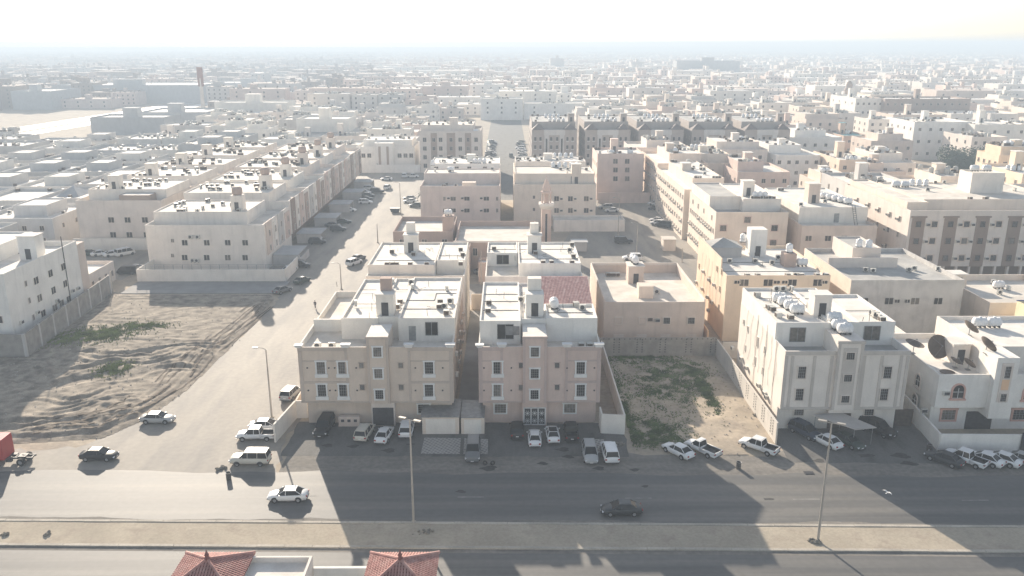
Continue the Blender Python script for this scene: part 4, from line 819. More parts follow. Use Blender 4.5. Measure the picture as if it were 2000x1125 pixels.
for px in (1486, 1494, 1510, 1514, 1520, 1527, 1496, 1503): x, y = G(px, 398 + (px % 7), 15.9); condenser(hJ.short, min(x, 65.4), min(max(y, 198.4), 219), 15.92, 0, random.random() < .4)
hJ2 = std('apartment_house', 'cream block with sunlit shuttered side rising behind the cream corner block', 'house', 48.4, 60.5, 224, 268, 14.0, W['cream'], 'the cream block behind the corner', 2, 4, 'W', 14, 0, acs=True, sidecols=14, pentf=(.25, .98, .1, .9))
std('apartment_house', 'peach-cream block with stacked bay windows behind the parking square', 'house', 49.5, 66, 272, 305, 14.5, wallm('peach_cream', (.6, .5, .42)), 'the peach-cream block', 3, 4, 'W', 10, 1, acs=True, sidecols=9, pentf=(.3, .95, .2, .9))
# K
hK = House('apartment_block', 'pink cubic four-storey block at the far end of the parking square', 'building', 31.1, 47.1, 285.3, 303, W['pink'], 'the pink cubic block'); ox, oy = hK.o
hK.shell('walls', 31.1, 47.1, 285.3, 303, 0, 16, .7); hK.tower(38, 296, 2.6, 2.6, 15.3, 20, W['pink'], lid=False)
for px in (1202, 1225): 
    for py in (315, 332, 349): x, z = PF(px, py, 285.3); hK.win('S', x, z, 1.5, 1.6, fm=W['pink'])
for z in (4, 8, 12):
    for y in (288, 293, 299): hK.win('W', y, z, 1, 1.4)
hK.clutter(12, 31.5, 46.8, 285.8, 302.5, 15.3, 0); tank(hK.short, 36.2, 288.5, 15.3, 'h'); tank(hK.short, 42.8, 288.9, 15.3, 'h')
wall_run('boundary_wall', 'pinkish yard wall below the pink cubic block', [(31, 279.0), (48.6, 279.0)], 3.6, .3, W['pink'])
# O and its low annex
hO = House('apartment_house', 'cream three-storey house with arched window surrounds behind the minaret', 'house', 2.0, 26.2, 241.5, 262, W['cream'], 'the cream house behind the minaret', roof=roof2); ox, oy = hO.o; r = hO.root
hO.shell('walls', 2, 26.2, 241.5, 262, 0, 12.6, .5); hO.shell('penthouse', 2.4, 26.0, 245.2, 261.8, 12.1, 15.2, .3, W['cream'], roof2); hO.tower(20.6, 246.6, 2.8, 3.2, 12.1, 17.8, W['cream'])
for px in (1087, 1114, 1145):
    for py in (388, 411): x, z = PF(px, py, 241.5); o = arch_w = None; hO.win('S', x, z, 1.3, 1.4, fm=W['beige']); wall_ac(r, x + 1.4 - ox, 241.5 - oy, z)
for py in (385, 409): x, z = PF(1043, py, 241.5); hO.win('S', x, z, .6, .9)
hO.bx('door', PF(1119, 358, 245.2)[0] - .6, PF(1119, 358, 245.2)[0] + .6, 245.1, 245.18, 12.2, 14.4, darkm)
hO.shell('annex', 13.5, 34, 234.3, 241.45, 0, 3.4, .4, W['bone']); hO.clutter(8, 2.6, 25.8, 245.6, 261.4, 14.9)
for i in range(5): tank(hO.short, 14.5 + i * 1.9, 260.2, 14.9, 'v')
hO2 = std('apartment_house', 'cream roofed block with upright tanks along its far edge', 'house', 2.2, 26, 263, 283, 13.2, W['bone'], 'the block behind the cream house', 3, 3, 'W', 12, 0, pentf=(.02, .98, .3, .95))
for i in range(4): tank(hO2.short, 16 + i * 1.9, 280, 15.3, 'v')
# N, W1
hN = House('apartment_house', 'pinkish-beige house with a sunlit roof beside the narrow gap', 'house', -24.9, -2.0, 236, 256, wallm('pinkish_beige', (.52, .44, .395)), 'the pinkish-beige house', roof=roof2); ox, oy = hN.o; r = hN.root
hN.shell('walls', -24.9, -2.0, 236, 256, 0, 13.0, 1.0); hN.shell('penthouse', -24.7, -2.2, 246, 255.8, 12, 15.2, .3)
for px in (868, 885, 912, 950, 971): 
    for py in (388, 411): x, z = PF(px, py, 236); hN.win('S', x, z, 1.5 if px in (885, 912, 950) else .6, 1.1, fm=W['pale']); 
for px in (876, 903, 940):
    for py in (387, 411): x, z = PF(px, py, 236); wall_ac(r, x - ox, 236 - oy, z)
hN.clutter(4, -20, -4, 237, 245, 12); hN.clutter(4, -24, -3, 247, 255, 14.9); tank(hN.short, -17, 251, 14.9, 'h'); hN.bx('roof_box', -13, -9, 238.5, 241, 12, 13.6, W['cream'])
hW1 = std('apartment_house', 'white house with rooftop tanks and a domed cover left of the avenue', 'house', -24.8, -2.1, 258.5, 281, 13.2, W['bright'], 'the white house by the avenue', 5, 3, 'W', 10, 3, 'h', pentf=(.02, .99, .25, .95)); tank(hW1.short, -23.4, 262, 15.3, 'v')
for x in (-22.5, -16, -12, -7): hW1.win('S', x, 13.9, 1.2, 1.3, at=258.5 + 22.5 * .25)
# mosque
stn = W['stone']
mo = thing('mosque', 'brownish-pink mosque prayer hall with a low parapet and sunlit flat roof', 'mosque', (-3, 200, 0)); ox, oy = -3, 200
HM = House.__new__(House); HM.o = (ox, oy); HM.root = mo; HM.wall = stn; HM.roof = roof2; HM.x0, HM.x1, HM.y0, HM.y1 = -12.4, 7.4, 191.5, 215; HM.nw = 0; HM.short = 'the mosque'
HM.shell('prayer_hall', -12.4, 7.4, 191.5, 215, 0, 7.2, 1.4); HM.shell('front_wing', -12.8, -8.6, 187, 191.45, 0, 7.0, .6)
for i in range(6): x = -11 + i * 3.4; HM.win('S', x, 4.6, 1.0, 1.8)
MB().box(-12.7 - ox, 7.7 - ox, 191.2 - oy, 191.5 - oy, 6.9, 7.3).build('cornice', W['pale'], mo)
hM2 = House('house', 'brownish-pink low house with a parapet roof left of the mosque', 'house', -28.2, -13.4, 200.5, 219, stn, 'the low house left of the mosque', roof=roof2); hM2.shell('walls', -28.2, -13.4, 200.5, 219, 0, 7.6, 1.2); hM2.grid('S', (-26, -20.5, -15.5), (5.0,), w=1.2, h=1.2); hM2.bx('stair_tower', -16.2, -13.38, 204, 207, 6.4, 10.6, stn); hM2.shell('porch_wing', -28.6, -19.5, 181.5, 192, 0, 4.4, .3); tank(hM2.short, -14.8, 205.5, 10.6, 'h')
for i in range(3): tank(hM2.short, -27.4 + i * 1.0, 184.5, 4.1, 'h', math.pi / 2)
hM3 = std('house', 'brownish-pink yard building between the two white rear houses', 'house', -6.5, 1.5, 181.5, 186.5, 4.6, stn, 'the yard building', 2, 1, 'W', 1, 0, tower=False)
mi = thing('minaret', 'pinkish minaret with a pointed cap and open gallery beside the mosque', 'minaret', (10.2, 212.5, 0)); 
pk = wallm('minaret_pink', (.52, .40, .34))
q = MB(); q.box(-1.25, 1.25, -1.25, 1.25, 0, 11.0); [q.box(a - .12, a + .12, -1.35, -1.25, 1, 10.6) for a in (-1.0, 1.0)]; q.build('shaft', pk, mi)
MB().box(-.25, .25, -1.31, -1.25, 2, 9.8).build('slit', darkm, mi); MB().frus((-1.25, 1.25, -1.25, 1.25), (-1.9, 1.9, -1.9, 1.9), 11.0, 11.9).box(-1.9, 1.9, -1.9, 1.9, 11.9, 12.5).build('gallery', W['bone'], mi)
q = MB(); q.lathe([(.45, 12.5), (.45, 15)], 8); [q.tube((1.2 * math.cos(k * .785 + .39), 1.2 * math.sin(k * .785 + .39), 12.5), (1.2 * math.cos(k * .785 + .39), 1.2 * math.sin(k * .785 + .39), 15.0), .17, n=6) for k in range(8)]; q.build('columns', pk, mi)
MB().lathe([(1.5, 15), (1.5, 15.5), (1.25, 15.7), (1.15, 16.4), (.45, 18.3), (.08, 18.9), (0.04, 19.6)], 8).build('cap', pk, mi)
sh = thing('shed', 'small flat-roofed guard hut at the edge of the parking square', 'hut', (18.9, 212.0, 0)); MB().box(-1.9, 1.9, -1.6, 1.6, 0, 2.4).build('wall', W['grey'], sh); MB().box(-2.2, 2.2, -2, 2, 2.4, 2.6).build('roof', W['shade'], sh)
gk = thing('shed', 'pinkish-cream kiosk hut beside the white pickup below the cream corner block', 'hut', (42.5, 212.5, 0)); MB().box(-1.6, 1.6, -1.8, 1.8, 0, 3.0).build('wall', W['cream'], gk); MB().box(-1.8, 1.8, -2, 2, 3.0, 3.15).build('roof', roof2, gk)
# brown block, white villa at the far end of the side street
hBr = House('apartment_block', 'brown-banded four-storey block at the left mouth of the avenue', 'building', -36.3, -10.8, 348.6, 372, W['pale'], 'the brown-banded block', roof=roof2); ox, oy = hBr.o
hBr.shell('walls', -36.3, -10.8, 348.6, 372, 0, 17.4, 1.0)
for a, c in ((.18, .28), (.44, .58), (.74, .84)): x0_, x1_ = -36.3 + 25.5 * a, -36.3 + 25.5 * c; MB().box(x0_ - ox, x1_ - ox, 348.5 - oy, 348.6 - oy, 0, 16.6).build('brown_band', W['brown'], hBr.root)
hBr.grid('S', [-36.3 + 25.5 * k for k in (.08, .34, .66, .92)], (3, 6.6, 10.2, 13.8), w=1.4, h=1.7); hBr.grid('S', [-36.3 + 25.5 * k for k in (.23, .51, .79)], (3, 6.6, 10.2, 13.8), w=1.2, h=1.6, at=348.5)
hBr.shell('penthouse', -36.0, -14, 352, 371.8, 16.4, 19.6, .3, W['pale']); hBr.tower(-22.5, 356, 3.4, 3.4, 16.4, 22.2, W['pale']); hBr.clutter(14, -35.5, -14.5, 352.5, 371, 19.3, 0); tank(hBr.short, -13, 351, 16.4, 'h')
hV = House('villa', 'white villa with two dark vertical window strips facing the side street', 'villa', -64.5, -39.5, 357, 378, W['bright'], 'the white strip-window villa'); ox, oy = hV.o
hV.shell('walls', -64.5, -39.5, 357, 378, 0, 10.0, .8); hV.shell('penthouse', -62, -41, 361, 377.9, 9.2, 12.4, .3); hV.bx('entrance_tower', -56.5, -48.5, 355.6, 361, 0, 11.6, W['bright'])
for x in (-54.3, -50.9): MB().box(x - ox - .5, x + .5 - ox, 355.5 - oy, 355.6 - oy, 2.5, 10.2).build('window_strip', W['brown'], hV.root)
hV.grid('S', (-61.5, -59, -46, -43.5, -41), (6.2,), w=1.6, h=1.7); hV.clutter(10, -62, -41, 361, 377, 12.1)
wall_run('boundary_wall', 'white yard wall and gates of the strip-window villa', [(-66, 349.0), (-36.5, 349.0)], 3.4, .3, W['bright'])
# five matching peaked blocks
PKL = ['leftmost of the five matching brown blocks with peaked roof corners, beside the avenue', 'second from the left of the five matching brown peaked blocks', 'middle one of the five matching brown peaked blocks', 'fourth from the left of the five matching brown peaked blocks', 'rightmost of the five matching brown peaked blocks']
bw = wallm('brown_block', (.325, .285, .26)); bl = wallm('block_light_band', (.46, .44, .42)); rfb = mat('brown_hip_roof', (.16, .13, .12), .8)
for i in range(5):
    x0 = 10.5 + i * 22.35; x1 = x0 + 18.9; y0 = 351
    h = House('apartment_block', PKL[i], 'building', x0, x1, y0, y0 + 40, bw, 'the ' + ('first', 'second', 'third', 'fourth', 'fifth')[i] + ' peaked block', 'matching brown peaked blocks', roofg); ox, oy = h.o
    h.shell('walls', x0, x1, y0, y0 + 40, 0, 17.6, .5)
    for a in (5.2, 11.6): h.bx('light_band', x0 + a, x0 + a + 1.9, y0 - .3, y0 + .02, 0, 17.0, bl); h.bx('window_slit', x0 + a + .6, x0 + a + 1.3, y0 - .36, y0 - .3, 2, 14, glass)
    h.bx('light_band', x0 + 5.0, x1 - 5.0, y0 - .2, y0, 15.4, 17.6, bl)
    for a in (0.0, 13.4):
        q = MB(); ax = x0 + a - ox; ay = y0 - .3 - oy; q.frus((ax, ax + 5.5, ay, ay + 5.5), (ax + 2.6, ax + 2.9, ay + 2.6, ay + 2.9), 17.65, 20.0); q.build('peaked_roof', rfb, h.root)
    for z in (3.2, 6.8, 10.4, 13.8):
        for u in (1.4, 3.6, 8.1, 10.6, 14.9, 17.1): o = put('window', cached('pkwin', lambda: MB().box(-.45, .45, -.05, .02, -.7, .8, 1).box(-.65, .65, -.25, .02, -1.1, -.7, 0).mesh('window', [bl, glass])), h.root, (x0 + u - ox, y0 - oy, z)) 
        for u in (4, 10, 16, 23, 30, 36): h.win('W', y0 + u, z, 1.0, 1.3)
    h.shell('penthouse', x0 + .1, x1 - .1, y0 + 7, y0 + 39.8, 17.1, 20.4, .3, bw, roofg); h.tower(x1 - 2, y0 + 9, 2.6, 3, 20.1, 23.6, bw)
    for k in range(4): tank(h.short, x0 + 8 + k * 1.9, y0 + 10, 20.15, 'h', math.pi / 2); 
    for k in range(4): tank(h.short, x0 + 7 + k * 1.9, y0 + 30, 20.15, 'v')
    h.clutter(9, x0 + .5, x1 - .5, y0 + 8, y0 + 38, 20.15)

# ---- other buildings on the right, each from its roof-edge pixels
P = wallm
for nm, lab, cat, short, pl, pr, pyf, hh_, dep, wall, cols, fl, nac, nt_, tk, rf, pf in (
    ('apartment_house', 'mauve-pink house with small square windows and a brown gabled roof room', 'house', 'the mauve-pink house', 1441, 1544, 336, 13.5, 22, W['mauve'], 5, 3, 8, 1, 'v', None, (.1, .6, .3, .95)),
    ('house', 'plain white block with a brown parapet band and a row of small windows', 'building', 'the brown-parapet block', 1516, 1603, 303, 12.5, 30, W['bright'], 5, 3, 6, 0, 'v', None, (.05, .8, .4, .98)),
    ('apartment_house', 'pale block with many roof air conditioners and peach sunlit wall', 'building', 'the peach-walled block', 1640, 1716, 312, 13, 26, wallm('light_peach', (.6, .48, .38)), 3, 3, 14, 3, 'v', None, None),
    ('apartment_house', 'cream block beside the peach-walled one with lines of roof units', 'building', 'the cream line-roof block', 1718, 1790, 318, 12, 28, W['bone'], 3, 3, 14, 2, 'h', None, (.1, .9, .3, .9)),
    ('villa', 'white villa with dark outlined facade frames behind the brown-parapet block', 'villa', 'the dark-outlined villa', 1542, 1645, 268, 12, 24, W['bright'], 5, 2, 8, 2, 'v', None, (.2, .8, .3, .9)),
    ('villa', 'house with a turquoise roof screen and orange side wall', 'villa', 'the turquoise-roof house', 1648, 1700, 265, 9, 24, wallm('dull_orange', (.45, .33, .26)), 2, 2, 3, 2, 'v', mat('turquoise_roof', (.12, .36, .38), .8), None),
    ('villa', 'beige villa with a stepped roofline in front of the tall blank wall', 'villa', 'the stepped beige villa', 1702, 1785, 275, 11, 22, W['beige'], 4, 2, 8, 2, 'v', None, (.3, .9, .3, .9)),
    ('apartment_block', 'tall blank white block with one scatter of tiny windows near the tree', 'building', 'the blank white block', 1787, 1895, 238, 17.5, 26, W['bright'], 5, 3, 10, 0, 'h', None, None),
    ('apartment_block', 'second blank pale block at the right edge behind the tree', 'building', 'the second blank block', 1905, 2010, 243, 17, 26, W['white'], 4, 3, 8, 0, 'h', None, None),
    ('apartment_block', 'warm yellow apartment block with a sunlit left side right of the tree', 'building', 'the warm yellow block', 1952, 2060, 303, 18, 13, W['yellow'], 4, 4, 6, 5, 'h', None, (.1, .9, .2, .9)),
    ('apartment_block', 'cream apartment block with white upright tanks at the right picture edge', 'building', 'the cream edge block', 1998, 2090, 340, 17, 22, wallm('warm_cream', (.64, .52, .4)), 3, 4, 6, 3, 'v', None, None),
    ('house', 'low cream house with a lone tank between the mauve-pink house and the beige one', 'house', 'the lone-tank house', 1603, 1668, 358, 9, 20, W['cream'], 3, 2, 5, 2, 'h', None, (.2, .9, .3, .9)),
    ('house', 'beige low house with a pyramid roof room behind the long banded block', 'house', 'the pyramid-room house', 1700, 1770, 335, 10, 20, W['beige'], 2, 2, 3, 1, 'v', None, (.1, .5, .2, .7)),
    ('apartment_block', 'very long brown-grey block with a flat line of roof units far right', 'building', 'the very long brown block', 1729, 1897, 193, 21, 24, W['brown'], 12, 4, 12, 0, 'h', None, None),
    ('apartment_block', 'white slab block with a bright sunlit left end beside the round brown tower', 'building', 'the sunlit-end slab', 1672, 1726, 192, 21, 40, W['white'], 5, 4, 8, 0, 'h', None, None),
    ('apartment_block', 'wide beige block with a line of small roof units above the stepped villa', 'building', 'the wide beige block', 1745, 1850, 224, 15, 22, W['beige'], 6, 3, 10, 0, 'h', None, None),
    ('apartment_block', 'wide cream block with two little roof towers left of the right edge', 'building', 'the two-tower cream block', 1858, 1990, 222, 15, 22, W['bone'], 6, 3, 10, 2, 'v', None, None),
    ('apartment_house', 'cream house with a tank stand just right of the parking square end', 'house', 'the tank-stand house', 1345, 1440, 318, 14, 26, W['cream'], 3, 3, 12, 4, 'v', roof2, (.1, .9, .2, .9)),
    ('apartment_house', 'cream house covered with roof pipes behind the mauve-pink house', 'house', 'the pipe-roof house', 1395, 1500, 292, 14, 24, W['pale'], 4, 3, 14, 3, 'h', None, (.1, .9, .2, .9)),
    ):
    x0, y0 = G(pl, pyf, hh_); x1 = G(pr, pyf, hh_)[0]
    std(nm, lab, cat, x0, x1, y0, y0 + dep, hh_, wall, short, cols, fl, 'W', nac, nt_, tk, roof=rf, pentf=pf, sidecols=4)
    EXC.append((x0 - 2, x1 + 2, y0 - 3, y0 + dep + 3))
tw = thing('minaret', 'round brown tower with a domed top beside the sunlit slab block', 'minaret', (*G(1650, 245, 0), 0)); MB().lathe([(2.4, 0), (2.2, 22), (3.0, 22.5), (3.0, 24.0), (2.2, 24.1), (2.2, 26), (1.8, 27.6), (.8, 28.7), (0, 29.2)], 14).build('shaft', W['brown'], tw, True)

# ================================================================== LEFT ROWS
hR = House('apartment_house', 'big white three-storey house with a black downpipe beside the dirt lot', 'house', -116, -86.4, 137.4, 164.4, W['bright'], 'the big white house at the left edge', roof=roofm); ox, oy = hR.o; r = hR.root
hR.shell('walls', -116, -86.4, 137.4, 162.5, 0, 14.2, 1.0); hR.bx('rear_strip', -95, -86.38, 162.55, 165.4, 0, 13.4, W['beige'])
for px, py in ((70, 548), (98, 534), (123, 521), (77, 582), (104, 567), (127, 554)): y, z = PS(px, py, -86.4); hR.win('E', y, z, 1.5, 1.3, fm=W['white'])
for px, py in ((50, 554), (57, 587), (65, 620)): y, z = PS(px, py, -86.4); hR.win('E', y, z, .6, 1.0)
for px, py in ((84, 612), (107, 601), (120, 592), (134, 584)): y, z = PS(px, py, -86.4); hR.win('E', y, z, 1.5, 1.2)
for px, py in ((40, 629), (72, 610), (110, 587), (140, 568), (151, 563), (112, 590)): y, z = PS(px, py, -86.4); wall_ac(r, -86.4 - ox, y - oy, z, math.pi / 2)
y1_, _ = PS(130, 540, -86.4); MB().tube((-86.33 - ox, y1_ - oy, 1), (-86.33 - ox, y1_ - oy, 16.4), .09).build('downpipe', darkm, r)
for x in (-88.6, -92.5): hR.win('S', x, 6.0, 1.4, 1.2); hR.win('S', x, 2.2, 1.4, 1.2)
hR.tower(-89.6, 152.5, 3.2, 3.0, 13.2, 17.6, W['bright']); hR.shell('penthouse', -116, -94.4, 139, 162, 13.2, 16.2, .3, W['bright'])
for px in (8, 22, 34): x, y = G(px, 492, 13.4); tank(hR.short, x, y, 13.2, 'v' if px != 22 else 'h')
for px, py in ((60, 487), (67, 484), (75, 481), (83, 479), (92, 474)): x, y = G(px, py, 13.4); condenser(hR.short, x, min(y, 161.5), 13.2, 0, False)
hRB = std('warehouse', 'small flat shed roof behind the big white house at the left edge', 'building', -110, -90, 172, 184, 4.5, W['pale'], 'the shed behind', 2, 1, 'E', 0, 0, tower=False)
# L row: six joined houses along the side street
acc = [W['beige'], W['dark'], W['grey'], W['mauve'], W['stone'], W['brown'], W['mauve']]
LN = ['nearest house', 'second house', 'third house', 'fourth house', 'fifth house', 'farthest house']
yb = 191.5
for i in range(6):
    L_ = (24.5, 21.5, 21.5, 22.5, 22, 24)[i]; y0, y1 = yb, yb + L_ - .02; yb += L_; x0, x1 = -85.2, -57.4; hh_ = (11.2, 12.4, 12.4, 13, 12.8, 13)[i]
    base = (W['bone'], W['bone'], W['white'], W['pale'], W['bone'], W['pale'])[i]
    h = House('row_house', LN[i] + (' of the long row on the left side street, ' if i else ' of the long left-hand row, ') + ('blank gable facing the paved strip', 'brown pilaster strips', 'white with grey strips', 'brown and mauve strips', 'cream and mauve strips', 'wine-brown end panels')[i], 'house', x0, x1, y0, y1, base, 'the ' + LN[i].split()[0] + ' row house', 'joined houses along the left side street', roof2); ox, oy = h.o; r = h.root
    h.shell('walls', x0, x1, y0, y1, 3.4 if i else 0, hh_, 1.0); 
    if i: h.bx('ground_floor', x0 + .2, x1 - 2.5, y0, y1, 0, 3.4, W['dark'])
    h.shell('penthouse', x0 + .2, x1 - 5.2, y0 + (5 if i == 0 else .2), y1 - 3.6, hh_ - 1, hh_ + 2.2, .3, base, roof2)
    zz = hh_ - .5; fl = (4.8, 8.2, 11.2) if i else (4.8, 8.4)
    for k, (a, c) in enumerate(((.06, .26), (.34, .42), (.5, .7), (.78, .96))):
        ya, yc = y0 + (y1 - y0) * a, y0 + (y1 - y0) * c; MB().box(x1 - ox, x1 + .22 - ox, ya - oy, yc - oy, 3.5, hh_ - 1.0 if k % 2 else hh_ + .2).build('facade_strip', acc[(i + k) % 7] if k != 1 else W['white'], r)
        for z in fl:
            if z < hh_ - 1.5: h.win('E', (ya + yc) / 2, z, 1.0, 1.5, at=x1 + .22)
    h.tower(x0 + 19.5, y0 + 9, 2.8, 2.8, hh_ + 1.9, hh_ + 5.6, base, lid=False); q = MB().lathe([(0, 0), (1.0, 0), (1.25, .3), (1.25, 1.5), (.9, 1.9), (0, 1.9)], 12); q.build('tank_cover', W['stone'], r, True, h.L(x0 + 19.5, y0 + 9, hh_ + 5.65))
    h.clutter(22, x0 + .6, x1 - 6, y0 + 5.5, y1 - 4, hh_ + 1.9)
    if i == 0:
        for px in (361, 404, 445, 479):
            for py in (474, 503): x, z = PF(px, py, y0); h.win('S', x, z, 1.3, 1.3, fm=W['white'])
        for py in (470, 499): x, z = PF(337, py, y0); h.win('S', x, z, .6, .8)
        for px in (373, 387): x, z = PF(px, 462, y0); put('air_conditioner', cached('cd', condenser_mesh), r, (x - ox, y0 - .3 - oy, z - .5))
        for px in (378, 386): put('air_conditioner', cached('cd', condenser_mesh), r, (PF(px, 513, y0)[0] - ox, y0 - .3 - oy, 2.2))
    # walled parking in front
    if i:
        c = thing('garage', LN[i].replace(' house', '') + ' grey walled car shelter along the left row of houses', 'garage', (-53.6, y0 + 7.5, 0), 0, 'car shelters along the left row'); MB().box(-3.5, 3.0, -3.6, -3.3, 0, 2.6).box(-3.5, 3.0, 3.3, 3.6, 0, 2.6).build('side_walls', W['grey'], c); MB().prism([(-3.6, -3.8), (3.2, -3.8), (3.2, 3.8), (-3.6, 3.8)], 2.62, 2.78).build('roof', W['shade'], c)
q = wall_run('boundary_wall', 'long white yard wall with a dark railing below the nearest row house', [(-84.2, 192), (-84.2, 182.2), (-50.6, 182.2), (-50.6, 194)], 2.9, .25, W['white'])
b = MB(); 
for i in range(17): x = i * 2.1 + 0; b.tube((x, -9.8, 2.9), (x, -9.8, 4.0), .05, n=5)
for z in (3.3, 3.65, 4.0): b.tube((0, -9.8, z), (33.6, -9.8, z), .03, n=5)
b.build('railing', greym, q)
c = thing('garage', 'grey walled car shelter with a tilted roof in front of the nearest row house', 'garage', (-53.6, 201, 0), 0); MB().box(-3.6, 3.0, -4.6, -4.3, 0, 2.6).box(2.8, 3.0, -4.3, 5, 0, 1.8).build('side_walls', W['grey'], c); MB().prism([(-3.6, -4.7), (2.6, -4.7), (2.6, 5), (-3.6, 5)], 2.62, 2.78).build('roof', W['shade'], c)
yb = 215.0
for i in range(5):
    y0, y1 = yb, yb + 23.4; yb += 23.5; x0, x1 = -113, -90.6; hh_ = 12.8
    h = House('row_house', ('nearest', 'second', 'third', 'fourth', 'farthest')[i] + ' house of the second row of grey-cream houses behind the left street row', 'house', x0, x1, y0, y1, (W['pale'], W['bone'])[i % 2], 'back row house ' + ('one', 'two', 'three', 'four', 'five')[i], 'second row of joined houses on the left', roof2); ox, oy = h.o
    h.shell('walls', x0, x1, y0, y1, 0, hh_, 1.0); h.shell('penthouse', x0 + 1.5, x1 - .2, y0 + 4.5, y1 - 2, hh_ - 1, hh_ + 2.2, .3, W['bone'], roof2); h.tower(x0 + 8, y0 + 7, 2.8, 2.8, hh_ + 1.9, hh_ + 5.4, W['bone'])
    h.grid('E', [y0 + 3 + k * 3.4 for k in range(6)], (3, 6.6, 10), w=1, h=1.3)
    if i == 0:
        h.grid('S', [PF(px, 420, y0)[0] for px in (216, 248, 282)], (3.6, 7.6), w=1.5, h=1.4); h.shell('roof_shed', -101.5, -93.5, y0 + .3, y0 + 4.4, hh_ - 1, hh_ + 1.3, .05, W['brown'], roofm)
    h.clutter(22, x0 + 2, x1 - 1, y0 + 5, y1 - 3, hh_ + 1.9)
wall_run('boundary_wall', 'pale yard wall with a dark door below the second row of houses', [(-114, 213.0), (-85.5, 213.0)], 3.1, .25, W['white'])
# low white-roofed villas far left
VW = [wallm('villa_grey_a', (.45, .44, .43)), wallm('villa_grey_b', (.50, .48, .45)), W['shade'], W['grey']]
cnt = 0
for rI, (ya, yc) in enumerate(((188, 210), (214, 236), (243, 265), (270, 292), (299, 321), (326, 348), (356, 378), (384, 406))):
    x = -119 - rI * 0.2; k = 0
    if rI == 0: x = -126
    while x > -(0.64 * yc + 6):
        w_ = random.uniform(17, 23); x1, x0 = x, x - w_; x -= w_ + random.choice([.6, .6, 4]); hv = random.uniform(7.2, 8.6) if rI < 6 else random.uniform(8.5, 12)
        lab = f"low grey-white villa, {ordw(k)} from the right in the {ordw(rI)} left-hand villa row"
        h = House('villa', lab, 'villa', x0, x1, ya, yc, random.choice(VW), f"villa {ordw(k)}, left row {ordw(rI)}", 'low villas on the far left', roofm)
        h.shell('walls', x0, x1, ya, yc, 0, hv, .9); h.grid('S', [x0 + w_ * f for f in (.15, .4, .62, .85)], (2.4, 5.6) if hv > 6 else (2.4,), w=1.1, h=1.2); h.grid('E', [ya + 5, ya + 12, ya + 18], (5.4,), w=1, h=1.2)
        h.bx('yard_wall', x0, x1, ya - 3.3, ya - 3.1, 0, 2.3, random.choice([W['white'], W['pale'], W['grey']]))
        if random.random() < .6: h.shell('roof_room', x0 + w_ * .3, x0 + w_ * .75, ya + 7, yc - 4, hv - .9, hv + 2.2, .3, None, roofm)
        elif random.random() < .5: q = MB(); q.frus((x0 - h.o[0] + 2, x0 - h.o[0] + 9, -4, 5), (x0 - h.o[0] + 5.4, x0 - h.o[0] + 5.6, .3, .6), hv - .88, hv + 1.8); q.build('hip_roof', W['shade'], h.root)
        if rI < 5: h.clutter(6, x0, x1, ya, yc, hv - .9)
        else: EQ += [(random.uniform(x0 + 1, x1 - 1), random.uniform(ya + 1, yc - 1), hv - .9) for _ in range(14)]
        EXC.append((x0 - 1, x1 + 1, ya - 1, yc + 1)); k += 1; cnt += 1

wall_run('boundary_wall', 'bright yellow sunlit awning wall among the low villas at the left', [G(20, 407), G(80, 400), G(146, 383)], 2.6, .3, mat('yellow_awning', (.75, .52, .2), .8))

